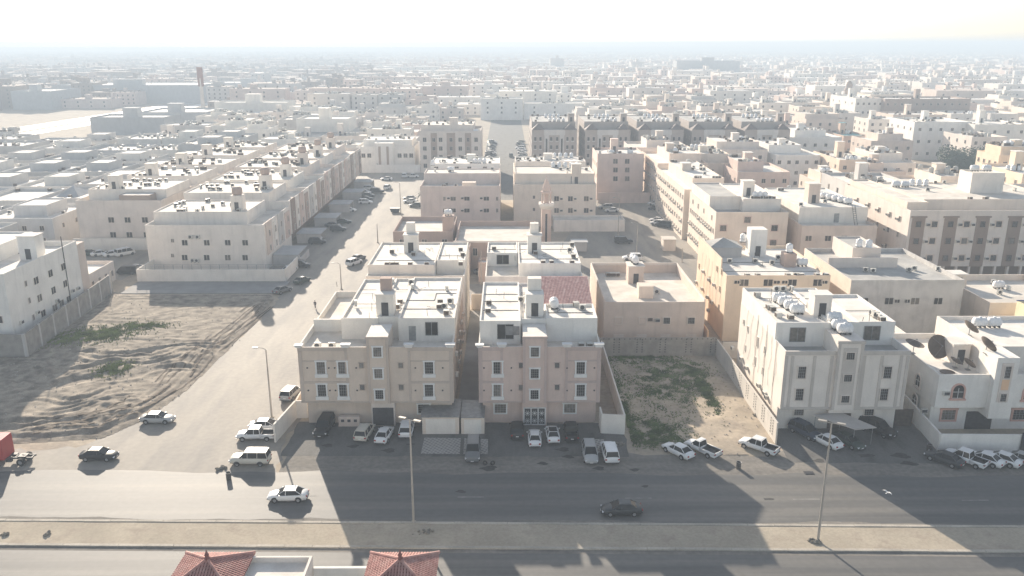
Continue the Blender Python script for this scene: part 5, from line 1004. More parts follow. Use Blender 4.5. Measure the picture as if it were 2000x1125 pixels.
# ================================================================== VEHICLES
KIND = {  # stations (x, half width, z bottom, z shoulder, z deck); cabin base (xr, xf), roof (xr, xf), z base, z roof, half widths
    'sedan': dict(st=[(-2.36, .66, .42, .72, .80), (-2.25, .82, .28, .90, .98), (-1.6, .89, .22, .94, 1.02), (0, .91, .20, .90, .96), (1.0, .91, .20, .88, .95), (1.75, .87, .22, .78, .88), (2.2, .76, .27, .66, .74), (2.36, .58, .36, .52, .56)],
                  cab=(-1.95, 1.25), rf=(-1.05, .30), z=(.93, 1.45), hw=(.80, .58), ax=1.38),
    'suv': dict(st=[(-2.35, .80, .42, .98, 1.06), (-2.28, .90, .30, 1.06, 1.12), (0, .95, .26, 1.06, 1.12), (1.1, .95, .26, 1.02, 1.10), (1.9, .90, .28, .92, 1.02), (2.3, .78, .34, .78, .86), (2.42, .64, .42, .62, .66)],
                cab=(-2.32, 1.35), rf=(-2.0, .35), z=(1.08, 1.74), hw=(.86, .68), ax=1.42),
    'bigsuv': dict(st=[(-2.5, .86, .48, 1.08, 1.16), (-2.45, .96, .36, 1.14, 1.20), (0, .98, .32, 1.14, 1.20), (1.2, .98, .32, 1.12, 1.18), (2.1, .95, .34, 1.04, 1.14), (2.45, .86, .38, .92, 1.0), (2.55, .76, .46, .74, .8)],
                   cab=(-2.48, 1.25), rf=(-2.25, .5), z=(1.16, 1.90), hw=(.90, .74), ax=1.5),
    'pickup': dict(st=[(-.75, .92, .38, 1.06, 1.12), (0, .93, .36, 1.06, 1.12), (1.0, .93, .36, 1.04, 1.10), (1.9, .90, .36, .98, 1.08), (2.4, .82, .40, .86, .95), (2.6, .68, .48, .66, .7)],
                   cab=(-.80, 1.45), rf=(-.62, .75), z=(1.08, 1.76), hw=(.85, .68), ax=1.65),
    'pickup1': dict(st=[(-.1, .90, .38, 1.02, 1.08), (.5, .90, .36, 1.02, 1.08), (1.1, .90, .36, 1.0, 1.06), (1.9, .88, .36, .94, 1.02), (2.35, .80, .40, .82, .9), (2.5, .66, .48, .62, .66)],
                    cab=(-.12, 1.35), rf=(.0, .7), z=(1.04, 1.70), hw=(.82, .66), ax=1.55),
    'van': dict(st=[(-2.4, .84, .42, 1.14, 1.2), (-2.35, .92, .30, 1.18, 1.24), (0, .94, .28, 1.18, 1.24), (1.5, .93, .28, 1.12, 1.2), (2.2, .84, .32, .96, 1.04), (2.4, .7, .42, .7, .74)],
                cab=(-2.38, 2.0), rf=(-2.25, 1.1), z=(1.2, 2.0), hw=(.90, .78), ax=1.45),
}
def car_meshes(kind, col, far=False):
    K = KIND[kind]; pm = paint(col)
    b = MB(); rings = []
    for x, hw, zb, zs, zt in K['st']:
        half = [(hw * .86, zb), (hw, zb + (zs - zb) * .35), (hw * .985, zs - .06), (hw * .93, zs), (hw * .6, zt), (0, zt + .015)]
        ring = [(x, y, z) for y, z in half] + [(x, -y, z) for y, z in reversed(half[:-1])]; rings.append(ring)
    for r in rings: b.v += r
    n = len(rings[0])
    for i in range(len(rings) - 1):
        for k in range(n): b.f.append((i * n + k, (i + 1) * n + k, (i + 1) * n + (k + 1) % n, i * n + (k + 1) % n)); b.m.append(0)
    b.f.append(tuple(range(n))); b.f.append(tuple((len(rings) - 1) * n + k for k in range(n - 1, -1, -1))); b.m += [0, 0]
    if kind.startswith('pickup'):
        xe = K['st'][0][0] + .02; w_ = .9; zt = 1.04; xb = -2.62
        b.box(xb, xe, -w_, w_, .42, .66); b.box(xb, xe, -w_, -w_ + .09, .66, zt); b.box(xb, xe, w_ - .09, w_, .66, zt); b.box(xb, xb + .08, -w_ + .09, w_ - .09, .66, zt); b.box(xb + .08, xe, -w_ + .09, w_ - .09, .66, .69, 1)
        b.box(xb + .1, xe - .02, -w_ + .1, -w_ + .12, .69, 1.0, 1); b.box(xb + .1, xe - .02, w_ - .12, w_ - .1, .69, 1.0, 1)
    for sx in (-1, 1):                       # dark half-discs: shade of uncut wheel arches put into the colour
        for sy in (-1, 1):
            c = sx * K['ax']; y = sy * (K['st'][2][1] * .99 + .012); b.poly([(c + .42 * math.cos(t * math.pi / 8), y, .34 + .42 * math.sin(t * math.pi / 8)) for t in range(9)][::sy], 1)
    body = (b, [pm, darkm])
    g = MB(); a0, a1 = K['cab']; r0, r1 = K['rf']; z0, z1 = K['z']; h0, h1 = K['hw']; g.frus((a0, a1, -h0, h0), (r0, r1, -h1, h1), z0 - .06, z1 - .03)
    rf = MB(); rf.box(r0 - .03, r1 + .02, -h1 - .02, h1 + .02, z1 - .04, z1 + .01); rf.box(r0 + .12, r1 - .12, -h1 + .1, h1 - .1, z1 + .01, z1 + .035)
    for sy in (-1, 1):
        rf.tube((a0 + .03, sy * h0, z0 - .03), (r0, sy * h1, z1 - .02), .045, n=5); rf.tube((a1 - .03, sy * h0, z0 - .03), (r1, sy * h1, z1 - .02), .04, n=5)
        m_ = [.1] + ([-1.15] if kind in ('suv', 'bigsuv', 'van') else [])
        if kind == 'pickup1': m_ = []
        for q_ in m_: rf.tube((q_, sy * (h0 + .01), z0 - .03), (q_ - .02, sy * (h1 + .01), z1 - .02), .04, n=5)
        rf.tube((a0, sy * (h0 + .02), z0 - .02), (a1, sy * (h0 + .02), z0 - .02), .025, n=4)
    if kind in ('suv', 'bigsuv'):
        for sy in (-1, 1): rf.tube((r0 + .2, sy * (h1 - .05), z1 + .07), (r1 - .2, sy * (h1 - .05), z1 + .07), .025, n=4)
    wh = MB(); wh.tube((0, -.11, 0), (0, .11, 0), .34, n=16); ri = MB(); ri.tube((0, -.125, 0), (0, .125, 0), .2, n=10)
    xr, xf = min(s[0] for s in K['st']), K['st'][-1][0]
    if kind.startswith('pickup'): xr = -2.62
    hwf = K['st'][-1][1]; zf = K['st'][-1][3]; hwr = .82 if kind.startswith('pickup') else K['st'][0][1]; zr = .86 if kind != 'sedan' else .76
    lt = {}
    lt['headlight'] = [MB().box(xf - .3, xf - .06, s * (hwf + .05) - .13, s * (hwf + .05) + .13, zf - .02, zf + .14) for s in (-1, 1)]
    lt['taillight'] = [MB().box(xr - .03, xr + .14, s * (hwr - .04) - .12, s * (hwr - .04) + .12, zr - .08, zr + .1) for s in (-1, 1)]
    lt['number_plate'] = [MB().box(xr - .04, xr, -.2, .2, zr - .22, zr - .1), MB().box(xf, xf + .03, -.2, .2, .4, .5)]
    lt['bumper'] = [MB().box(xf - .1, xf + .02, -hwf, hwf, .28, .38), MB().box(xr - .05, xr + .08, -hwr, hwr, .36, .46)]
    lt['mirror'] = [MB().box(K['cab'][1] - .55, K['cab'][1] - .4, s * .99 - .09, s * .99 + .09, z0, z0 + .14) for s in (-1, 1)]
    LM = dict(headlight=lampw, taillight=lampr, number_plate=whitep, bumper=darkm, mirror=pm)
    return body, (g, glassc), (rf, pm), (wh, tyre), (ri, rim), lt, LM, K
def mesh_of(mb, name, mats, smooth=False): return mb.mesh(name, mats, smooth)
def car(kind, col, x, y, ang, label, cat=None, group=None, far=False, z=.012, roofcol=None):
    nm = {'sedan': 'sedan_car', 'suv': 'suv_car', 'bigsuv': 'suv_car', 'pickup': 'pickup_truck', 'pickup1': 'pickup_truck', 'van': 'van'}[kind]
    cat = cat or {'sedan': 'car', 'suv': 'suv', 'bigsuv': 'suv', 'pickup': 'pickup truck', 'pickup1': 'pickup truck', 'van': 'van'}[kind]
    if far:
        def mk():
            bd, g, rf, wh, ri, lt, LM, K = car_meshes(kind, col); B = MB(); B.v = list(bd[0].v); B.f = list(bd[0].f); B.m = list(bd[0].m)
            for src, mi_ in ((g[0], 2), (rf[0], 0)):
                i = len(B.v); B.v += src.v; B.f += [tuple(i + k for k in f) for f in src.f]; B.m += [mi_] * len(src.f)
            for sx in (-1, 1):
                for sy in (-1, 1): B.tube((sx * K['ax'], sy * .74, .33), (sx * K['ax'], sy * .94, .33), .33, n=10, m=1)
            return B.mesh(nm, [paint(col), darkm, glassc])
        return tag(put(nm, cached(('farcar', kind, col), mk), None, (x, y, z), R(ang)), label, cat, group)
    r = thing(nm, label, cat, (x, y, z), R(ang), group)
    def mk():
        bd, g, rf, wh, ri, lt, LM, K = car_meshes(kind, col)
        return (bd[0].mesh('body', bd[1], True), g[0].mesh('windows', g[1]), rf[0].mesh('roof', rf[1]), wh[0].mesh('wheel', tyre), ri[0].mesh('rim', rim), {k: [q.mesh(k, LM[k]) for q in v] for k, v in lt.items()}, K)
    bm_, gm, rm, wm, im, lm, K = cached(('car', kind, col), mk)
    put('body', bm_, r); put('windows', gm, r); o = put('roof', rm, r)
    if roofcol: MB().box(K['rf'][0] + .05, K['rf'][1] - .02, -K['hw'][1] + .04, K['hw'][1] - .04, K['z'][1] + .035, K['z'][1] + .05).build('sunroof', glassc, o)
    for sx in (-1, 1):
        for sy in (-1, 1): w_ = put('wheel', wm, r, (sx * K['ax'], sy * .83, .34)); put('rim', im, w_)
    for k, v in lm.items():
        for q in v: put(k, q, r)
    return r
def C(kind, col, px, py, ang, label, **k): x, y = G(px, py); return car(kind, col, x, y, ang, label, **k)
C('sedan', 'white', 563, 975, 181, 'white sedan driving left on the main road in full sun')
C('sedan', 'dark', 1213, 1002, 181, 'dark grey sedan driving left on the shaded main road')
C('sedan', 'black', 195, 896, -1, 'black sedan parked alone on the sandy verge at the left')
C('bigsuv', 'pearl', 490, 905, 179, 'pearl-beige large SUV standing beside the oil barrel')
C('pickup', 'white', 501, 857, 181, 'white double-cab pickup at the mouth of the side street, bed to the right')
C('sedan', 'white', 521, 838, 0, 'white sedan half hidden behind the double-cab pickup by the side street')
C('sedan', 'silver', 309, 824, -1, 'silver sedan alone in the wide mouth of the side street')
C('suv', 'silver', 569, 775, 80, 'silver SUV beside the low white wall left of the taupe house')
C('bigsuv', 'black', 634, 842, -94, 'black off-road vehicle nose out in front of the taupe house')
C('suv', 'pearl', 713, 852, 82, 'beige-silver crossover parked nose in below the meter cabinet of the taupe house')
C('sedan', 'white', 751, 856, 82, 'white sedan parked nose in before the dark gate of the taupe house')
C('suv', 'white', 795, 845, 90, 'white SUV parked nose in right of the dark gate of the taupe house')
C('pickup', 'dark', 924, 890, -90, 'dark grey pickup on the patterned ramp before the smaller garage') if False else C('bigsuv', 'grey', 924, 889, -90, 'dark grey SUV on the patterned ramp before the smaller garage')
C('suv', 'black', 1010, 847, 90, 'black SUV parked left of the ornate white gate')
C('sedan', 'white', 1044, 862, 90, 'white sedan parked just left of the ornate white gate centre')
C('sedan', 'white', 1079, 855, 92, 'white sedan with a black glass roof at the ornate white gate', roofcol=1)
C('pickup', 'black', 1115, 850, 90, 'black covered pickup parked right of the ornate white gate')
C('suv', 'silver', 1152, 893, -90, 'small white-and-grey crossover on the apron edge right of the mauve house')
C('bigsuv', 'white', 1190, 892, 92, 'large white SUV with red tail lamps at the corner of the sandy lot')
C('sedan', 'white', 1324, 887, 126, 'white sedan parked slanted at the front of the sandy lot')
C('pickup1', 'white', 1371, 883, 130, 'white single-cab pickup slanted between the sedan and the sunlit pickup')
C('pickup', 'white', 1481, 879, 138, 'white double-cab pickup in sun beside the stepped end of the pale wall')
C('suv', 'blue', 1572, 850, -60, 'dark blue SUV half under the shade canopy')
C('sedan', 'white', 1613, 868, 118, 'old white saloon parked under the shade canopy')
C('sedan', 'green', 1655, 868, -60, 'dark green sedan right of the shade canopy')
C('bigsuv', 'black', 1712, 845, -52, 'long black off-road wagon with a windscreen sunshade in front of the whitewashed house')
for i, (k, c, px, lb) in enumerate((('sedan', 'dark', 1843, 'dark sedan slanted at the corner of the villa street wall'), ('pickup', 'white', 1884, 'white double-cab pickup slanted along the villa street wall'), ('sedan', 'white', 1921, 'white sedan slanted next to the pickup at the villa wall'), ('sedan', 'white', 1954, 'white sedan in front of the arched villa gate'), ('sedan', 'silver', 1991, 'silver sedan cut by the right picture edge at the villa wall'))): C(k, c, px, 903, 130, lb)
# red tractor unit
x, y = G(24, 903); t = thing('tractor_truck', 'red tractor unit without trailer at the left picture edge', 'truck', (x, y, .012), R(180)); rd = paint('red')
q = MB(); q.box(.2, 2.6, -1.2, 1.2, .9, 3.0); q.frus((.2, 2.6, -1.2, 1.2), (.2, 1.9, -1.15, 1.15), 3.0, 3.7); q.build('cab', rd, t); MB().box(2.1, 2.62, -1.1, 1.1, 1.9, 2.8).build('windscreen', glassc, t)
q = MB(); [q.box(-3.0, 2.4, s * .42 - .07, s * .42 + .07, .72, .95) for s in (-1, 1)]; [q.box(a, a + .14, -.42, .42, .74, .92) for a in (-2.9, -1.8, -.8, .1)]; q.box(-2.1, -1.1, -.5, .5, .96, 1.06); q.box(-.5, .2, -.95, -.5, .5, .95); q.box(-.5, .2, .5, .95, .5, .95); q.build('chassis', darkm, t)
for wx in (-1.7, 1.8):
    for sy in (-1, 1): w_ = put('wheel', cached('twh', lambda: MB().tube((0, -.25, 0), (0, .25, 0), .5, n=16).mesh('wheel', tyre)), t, (wx, sy * .85, .5)); put('rim', cached('tri', lambda: MB().tube((0, -.27, 0), (0, .27, 0), .26, n=10).mesh('rim', rim)), w_)
q = MB(); [q.tube((-1.7 + .62 * math.cos(a * .4), 0, .5 + .62 * math.sin(a * .4)), (-1.7 + .62 * math.cos(a * .4 + .4), 0, .5 + .62 * math.sin(a * .4 + .4)), .03, n=4) for a in range(8)]; q.build('mudguard', darkm, t)
# parked cars farther off
for k, c, px, py, a, lb in (('sedan', 'grey', 552, 571, 60, 'grey sedan at the street corner of the railed yard wall'), ('sedan', 'green', 590, 552, 66, 'dark green sedan standing in the shaded side street'), ('sedan', 'white', 566, 530, 70, 'white sedan just behind the railed yard wall corner'), ('suv', 'dark', 588, 522, 0, 'dark SUV behind the white sedan at the railed yard wall'),
    ('suv', 'dark', 620, 476, 5, 'dark SUV nearest along the row-house shelters'), ('sedan', 'white', 613, 468, 0, 'white sedan behind the dark SUV at the first shelters'), ('suv', 'dark', 661, 451, 0, 'dark hatchback in the second bay row of the side street'), ('sedan', 'grey', 650, 443, 0, 'grey sedan behind the dark hatchback'), ('sedan', 'green', 672, 436, 0, 'green-black saloon along the second bay row'),
    ('sedan', 'white', 682, 413, 0, 'white car tucked beside a grey shelter'), ('suv', 'white', 714, 398, 0, 'white hatchback in the long row of parked cars'), ('sedan', 'dark', 716, 391, 0, 'dark saloon just behind the white hatchback'), ('sedan', 'grey', 720, 384, 0, 'grey saloon in the middle of the long parked row'), ('suv', 'white', 712, 379, 0, 'white SUV deep in the long parked row'), ('bigsuv', 'black', 737, 377, 0, 'black off-roader at the far end of the parked row'), ('suv', 'white', 722, 371, 0, 'white SUV at the far end of the parked row'),
    ('suv', 'white', 757, 369, 80, 'white SUV driving toward us in the sunlit side street'), ('sedan', 'white', 755, 352, 180, 'white saloon at the left of the far junction'), ('suv', 'white', 790, 346, 90, 'white car parked near the far junction'), ('pickup', 'white', 806, 347, 0, 'white pickup at the right of the far junction'),
    ('sedan', 'white', 801, 396, 180, 'white sedan parked by the palm'), ('sedan', 'silver', 800, 390, 180, 'silver sedan behind the white one by the palm'), ('sedan', 'grey', 812, 404, 180, 'grey sedan partly hidden by the pinkish-beige house'), ('suv', 'white', 692, 517, 60, 'white car squeezed against the high cream yard wall'), ('sedan', 'grey', 700, 508, 60, 'grey car against the high cream yard wall'),
    ('sedan', 'green', 176, 499, 0, 'dark green sedan leftmost of four in the shaded yard'), ('sedan', 'white', 197, 499, 40, 'white sedan second in the shaded yard'), ('sedan', 'white', 221, 500, 40, 'white sedan third in the shaded yard'), ('van', 'white', 245, 499, 50, 'white van rightmost in the shaded yard'), ('van', 'black', 250, 535, 180, 'black minivan beside the railed yard wall'), ('sedan', 'silver', 264, 528, 180, 'silver car behind the black minivan'), ('suv', 'white', 104, 461, 10, 'white car in the small lane behind the big white house'),
    ('bigsuv', 'dark', 1217, 475, 0, 'dark off-roader alone in the middle of the parking square'), ('suv', 'white', 1234, 508, 180, 'white SUV behind the beige house roof tank'), ('sedan', 'grey', 1205, 434, 0, 'grey sedan right of the low annex wall'), ('sedan', 'white', 1195, 414, 180, 'white sedan in sun in the parking square'), ('suv', 'silver', 1183, 408, 180, 'silver car behind the sunlit white sedan'), ('sedan', 'dark', 1197, 428, 0, 'dark car half hidden by the cream annex'),
    ('bigsuv', 'dark', 1296, 443, 150, 'black SUV in the shaded right edge of the square'), ('suv', 'white', 1285, 440, 150, 'white SUV left of the black one at the right edge'), ('sedan', 'white', 1283, 433, 160, 'white sedan topmost of the sunlit trio'), ('sedan', 'dark', 1280, 410, 170, 'dark sedan in the right-hand bay row of the square'), ('suv', 'white', 1279, 401, 170, 'white SUV in the right-hand bay row of the square'), ('bigsuv', 'grey', 1271, 393, 170, 'grey off-roader at the top of the bay row'), ('pickup', 'white', 1308, 481, 95, 'white pickup beside the cream kiosk'),
    ('sedan', 'white', 1279, 380, 90, 'white car at the far wall of the square'), ('sedan', 'green', 1261, 380, 90, 'dark green car at the far wall of the square'), ('sedan', 'silver', 1247, 382, 90, 'silver car leftmost at the far wall of the square'), ('sedan', 'dark', 1196, 383, 90, 'dark car under the far shade roof'), ('sedan', 'white', 1184, 384, 90, 'white car under the far shade roof'), ('sedan', 'grey', 944, 535, 0, 'dark car between the two white rear houses')):
    x, y = G(px, py); car(k, c, x, y, a, lb, far=(y > 175))
c = thing('garage', 'grey flat shade roof at the far wall of the parking square', 'canopy', (*G(1190, 376), 0)); MB().box(-5, 5, -2.4, 2.4, 2.6, 2.75).build('roof', W['shade'], c); q = MB(); [q.tube((a, b_, 0), (a, b_, 2.6), .07, n=5) for a in (-4.8, 4.8) for b_ in (-2.2, 2.2)]; q.build('posts', greym, c)
cols = ['white', 'white', 'silver', 'grey', 'dark', 'white', 'black', 'pearl']; kinds = ['sedan', 'suv', 'sedan', 'bigsuv', 'sedan', 'suv']
for side, xx, a0, ya in (('left', -8.0, 20, 292), ('right', 7.2, 160, 296)):
    for i in range(34):
        if random.random() < .12: continue
        c_, k_ = random.choice(cols), random.choice(kinds); car(k_, c_, xx + random.uniform(-.5, .5), ya + i * 3.6 * (1 + i * .012), a0 + random.uniform(-8, 8), f"{c_ if c_ != 'pearl' else 'beige'} {'sedan' if k_ == 'sedan' else 'SUV'} parked along the {side} edge of the avenue, {ordw(i)} bay from the near end", group='cars parked along the avenue', far=True)
x, y = G(968, 264); car('bigsuv', 'green', 2.0, 400, 90, 'greenish car driving down the middle of the avenue', far=True)

# ================================================================== STREET FURNITURE
def lamp(label, px, py, top, arm=None, double=False, group=None, m=None):
    x, y = G(px, py); lo, hi = 0.0, 40.0
    for _ in range(40):
        md = (lo + hi) / 2
        if screen(x, y, md)[1] > top: lo = md
        else: hi = md
    h = md; m = m or galv; t = thing('street_lamp', label, 'street lamp', (x, y, 0.1 if y < 83 else 0), 0, group)
    MB().tube((0, 0, 0), (0, 0, h), .15, .075, 10, 0).build('pole', m, t); MB().box(-.25, .25, -.25, .25, 0, .12).build('base_plate', kerbm, t)
    if double:
        MB().tube((-.7, .33, h), (.7, -.33, h), .05, n=6).build('arm', m, t)
        for s in (-1, 1): l_ = MB().box(-.42, .42, -.16, .16, -.06, .08).build('lamp_head', galv, t, False, (s * .85, -s * .4, h + .08), R(-25)); MB().box(-.36, .36, -.12, .12, -.09, -.06).build('lens', lampw, l_)
    elif arm:
        MB().tube((0, 0, h), (arm * .5, 0, h + .25), .05, n=6).tube((arm * .5, 0, h + .25), (arm * 1.3, 0, h + .3), .045, n=6).build('arm', m, t); l_ = MB().box(-.35, .35, -.12, .12, -.05, .07).build('lamp_head', greym, t, False, (arm * 1.5, 0, h + .3)); MB().box(-.3, .3, -.1, .1, -.08, -.05).build('lens', lampw, l_)
    return t
lamp('tall lamp pole with twin heads on the median in front of the garages', 808, 1022, 822, double=True)
lamp('tall lamp pole with two slanted lamp heads on the sunlit right median', 1597, 1058, 828, double=True)
x, y = G(0, 1045); lamp('lamp pole foot cut by the left picture edge on the median', -4, 1048, 840, double=True)
lamp('slim curved lamp at the mouth of the side street', 531, 815, 683, arm=-1)
for lb, px, py, tp in (('slim lamp in front of the cream yard wall', 667, 565, 516), ('lamp beside the dark crate in the sunlit side street', 783, 420, 358), ('pole with a box at the corner of the rear white house', 738, 474, 437), ('pole right of the parking square beside the yellow house', 1332, 512, 484), ('lamp standing in the parking square near the dark off-roader', 1243, 500, 437), ('farther lamp standing in the parking square', 1207, 462, 388), ('pole at the yard corner left of the railed wall', 221, 572, 530), ('bright pole in the back street between the white rear houses', 940, 555, 490), ('lamp in the lane behind the big white house', 109, 470, 430)):
    lamp(lb, px, py, tp, arm=-1 if 'lamp' in lb else None)
def debris(label, px, py, n, s, cat='rubble'):
    x, y = G(px, py); q = MB()
    for _ in range(n):
        a, r_ = random.uniform(0, 6.28), random.random() * s; cx, cy, d = r_ * math.cos(a), r_ * math.sin(a) * .6, random.uniform(.08, .28); q.tube((cx, cy, 0), (cx + random.uniform(-d, d) * 1.5, cy + random.uniform(-d, d), d), d, d * .5, 6)
    tag(q.build('rubble', mat('rubble_grey', (.22, .2, .17), .95, .3, 3), None, False, (x, y, .1 if py > 1015 else .02)), label, cat)
debris('small heap of stones around the foot of the right median lamp', 1595, 1060, 22, .8); debris('scattered concrete lumps right of the left median lamp', 826, 1043, 12, 1.5); debris('stones beside the left edge lamp foot', 12, 1046, 12, .6); debris('broken stone pieces on the left median', 92, 1046, 5, .4)
debris('white litter at the front corner of the sandy lot', 1212, 868, 12, 1.0); debris('rubble along the foot of the pale vented wall', 1478, 812, 16, 1.0); debris('rubble near the far corner of the concrete block wall', 205, 580, 26, 2.4); debris('crumbled heap left of the big verge shadow', 432, 915, 10, .7)
for nm_, lb_, cat_, P_, n_, zf_, cm_ in (('stones', 'small stones and litter strewn over the churned dirt lot', 'stones', lot, 700, lot_h, mat('pale_litter', (.45, .42, .38), .9, .3, 3)), ('stones', 'small stones and litter strewn over the fenced sandy lot', 'stones', lot2, 260, lambda x, y: .1, mat('pale_litter', (.45, .42, .38)))):
    q = MB(); xs_ = [p[0] for p in P_]; ys_ = [p[1] for p in P_]
    while n_ > 0:
        x, y = random.uniform(min(xs_), max(xs_)), random.uniform(min(ys_), max(ys_))
        if not inside(x, y, P_): continue
        n_ -= 1; d = random.uniform(.04, .13); z = zf_(x, y); q.tube((x, y, z - .03), (x + random.uniform(-d, d), y + random.uniform(-d, d), z + d), d, d * .5, 5)
    tag(q.build(nm_, cm_), lb_, cat_, kind='stuff')
def barrel(label, px, py):
    x, y = G(px, py); t = thing('barrel', label, 'barrel', (x, y, .01)); MB().lathe([(0, 0), (.3, 0), (.31, .3), (.29, .32), (.31, .34), (.31, .6), (.29, .62), (.31, .64), (.31, .9), (.27, .9), (.27, .1), (0, .1)], 14).build('drum', mat('rusty_drum', (.09, .08, .075), .8, .3, 3), t); MB().lathe([(.27, .91), (.32, .93), (.32, .88)], 14).build('rim_ring', greym, t)
barrel('dark oil barrel with a long shadow left of the pearl SUV', 447, 936); barrel('dark oil barrel standing alone beside the sunlit road verge', 1442, 915); barrel('grey barrel at the corner of the villa street wall', 1814, 880)
for i, px in enumerate((948, 962)): x, y = G(px, 908); b = MB(); [b.tube((.24 * math.cos(a * .524), -.09, .33 + .24 * math.sin(a * .524)), (.24 * math.cos(a * .524 + .524), -.09, .33 + .24 * math.sin(a * .524 + .524)), .1, n=6) for a in range(12)]; tag(b.build('tyre', tyre, None, False, (x, y, .01), R(20 if i else -20)), ('left' if i == 0 else 'right') + ' one of two worn tyres standing on the verge', 'tyre')
x, y = G(1580, 924); tag(MB().box(-.6, .6, -.4, .4, .012, .05).box(-.5, .5, -.3, .3, .05, .07).build('manhole_cover', darkm, None, False, (x, y, 0)), 'dark square drain cover on the sunlit verge', 'manhole cover')
x, y = G(772, 415); t = thing('skip_bin', 'dark open rubbish skip beside the sunlit side street', 'skip', (x, y, 0)); MB().frus((-1.2, 1.2, -.8, .8), (-1.6, 1.6, -1, 1), .2, 1.4).build('bin', darkm, t); MB().box(-1.62, 1.62, -1.02, 1.02, 1.4, 1.46).build('rim_edge', greym, t)
# bird
x, y = G(1734, 962, 6.0); t = thing('bird', 'white bird gliding above the shaded right part of the road', 'bird', (x, y, 6.0), R(30)); b = MB()
b.lathe([(0, -.22), (.05, -.15), (.08, 0), (.06, .14), (.035, .2), (.04, .26), (0, .31)], 8, 0, (0, 0, 0), 'x'); b.poly([(-.2, -.03, 0), (-.36, -.08, 0), (-.36, .08, 0), (-.2, .03, 0)])
b.build('body', whitep, t, True)
for s in (-1, 1): q = MB(); q.poly([(.1, s * .04, .03), (-.08, s * .04, .03), (-.1, s * .3, .13), (.06, s * .32, .14)]); q.poly([(.06, s * .32, .14), (-.1, s * .3, .13), (-.16, s * .62, .06)]); q.build('wing', whitep, t)
# walking person in the side street
x, y = G(616, 603); t = thing('person', 'person in dark clothes walking down the sunlit side street', 'person', (x, y, .01), R(160))
def skin(name, vs, es, m, par, lvl=1):
    me = bpy.data.meshes.new(name); me.from_pydata([v[:3] for v in vs], es, []); o = put(name, me, par); me.materials.append(m)
    sk = o.modifiers.new('skin', 'SKIN'); sk.use_smooth_shade = True
    for i, v in enumerate(vs): me.skin_vertices[0].data[i].radius = (v[3], v[3] * (v[4] if len(v) > 4 else 1)); 
    me.skin_vertices[0].data[0].use_root = True; s_ = o.modifiers.new('sub', 'SUBSURF'); s_.levels = s_.render_levels = lvl; return o
skm = mat('skin', (.36, .22, .15), .6, .05, 3); clo = mat('dark_clothes', (.05, .045, .05), .9, .1, 5)
vs = [(0, 0, .95, .13, .8), (0, 0, 1.15, .14, .75), (0, 0, 1.38, .17, .6), (0, 0, 1.5, .055), (0, .01, 1.6, .09), (0, .01, 1.72, .085), (-.19, 0, 1.42, .06), (-.25, -.1, 1.15, .045), (-.24, .06, .92, .035), (.19, 0, 1.42, .06), (.25, .1, 1.16, .045), (.24, .28, .98, .035), (-.1, 0, .88, .085), (-.1, .22, .5, .06), (-.1, .2, .1, .04), (-.1, .36, .04, .035), (.1, 0, .88, .085), (.1, -.12, .5, .06), (.1, -.42, .16, .04), (.1, -.34, .03, .035), (-.24, .1, .83, .025), (.24, .36, .9, .025)]
skin('body', vs, [(0, 1), (1, 2), (2, 3), (3, 4), (4, 5), (2, 6), (6, 7), (7, 8), (2, 9), (9, 10), (10, 11), (0, 12), (12, 13), (13, 14), (14, 15), (0, 16), (16, 17), (17, 18), (18, 19), (8, 20), (11, 21)], skm, t)
skin('clothing', [(0, 0, .95, .16, .8), (0, 0, 1.15, .165, .75), (0, 0, 1.4, .19, .62), (-.2, 0, 1.42, .075), (-.255, -.1, 1.15, .06), (.2, 0, 1.42, .075), (.255, .1, 1.16, .06), (-.1, 0, .88, .11), (-.1, .22, .5, .085), (-.1, .2, .14, .06), (.1, 0, .88, .11), (.1, -.12, .5, .085), (.1, -.4, .2, .06)], [(0, 1), (1, 2), (2, 3), (3, 4), (2, 5), (5, 6), (0, 7), (7, 8), (8, 9), (0, 10), (10, 11), (11, 12)], clo, t)
MB().lathe([(.1, 1.66), (.108, 1.72), (.09, 1.79), (.04, 1.82), (0, 1.825)], 10).build('hair', darkm, t, True)

# ================================================================== TREES
def tree(name, label, x, y, h, r, n, blobs=10):
    t = thing(name, label, 'tree', (x, y, 0)); q = MB(); q.tube((0, 0, 0), (0.2, 0, h * .45), r * .07, r * .045, 9); bl = []
    for k in range(blobs):
        a = k * 2.4; rr = r * .62 * math.sqrt((k + .5) / blobs); z = h * random.uniform(.42, .84) - .12 * h * (rr / r); bl.append((rr * math.cos(a), rr * math.sin(a) * .9, z, r * random.uniform(.3, .46))); q.tube((0.2, 0, h * .35), (bl[-1][0] * .8, bl[-1][1] * .8, z), r * .03, r * .012, 5)
    q.build('trunk', bark, t); c = MB()
    for _ in range(n):
        bx_, by, bz, br = random.choice(bl); v = Vector((random.gauss(0, 1), random.gauss(0, 1), random.gauss(0, 1))).normalized() * br * random.uniform(.55, 1.12); p = Vector((bx_, by, bz)) + v; s = random.uniform(.14, .34) * (r / 7)
        a = Vector((random.gauss(0, 1), random.gauss(0, 1), random.gauss(0, .6))).normalized() * s; b_ = a.orthogonal().normalized() * s; c.poly([p - a, p + b_ * .6, p + a, p - b_ * .6])
    c.build('crown', leafm, t); return t
tree('broadleaf_tree', 'large dark green tree, left and wider one of two before the warm yellow block', 178, 325, 13.5, 9.5, 12000, 14)
tree('broadleaf_tree', 'dark green tree joined on the right to the wider one by the yellow block', 190, 327, 14.5, 7.0, 8000, 11)
x, y = G(822, 408); t = thing('palm_tree', 'small dusty palm beside the pinkish-beige house', 'palm tree', (x + .6, y, 0)); MB().tube((0, 0, 0), (.2, 0, 5.2), .3, .22, 8).build('trunk', bark, t); q = MB()
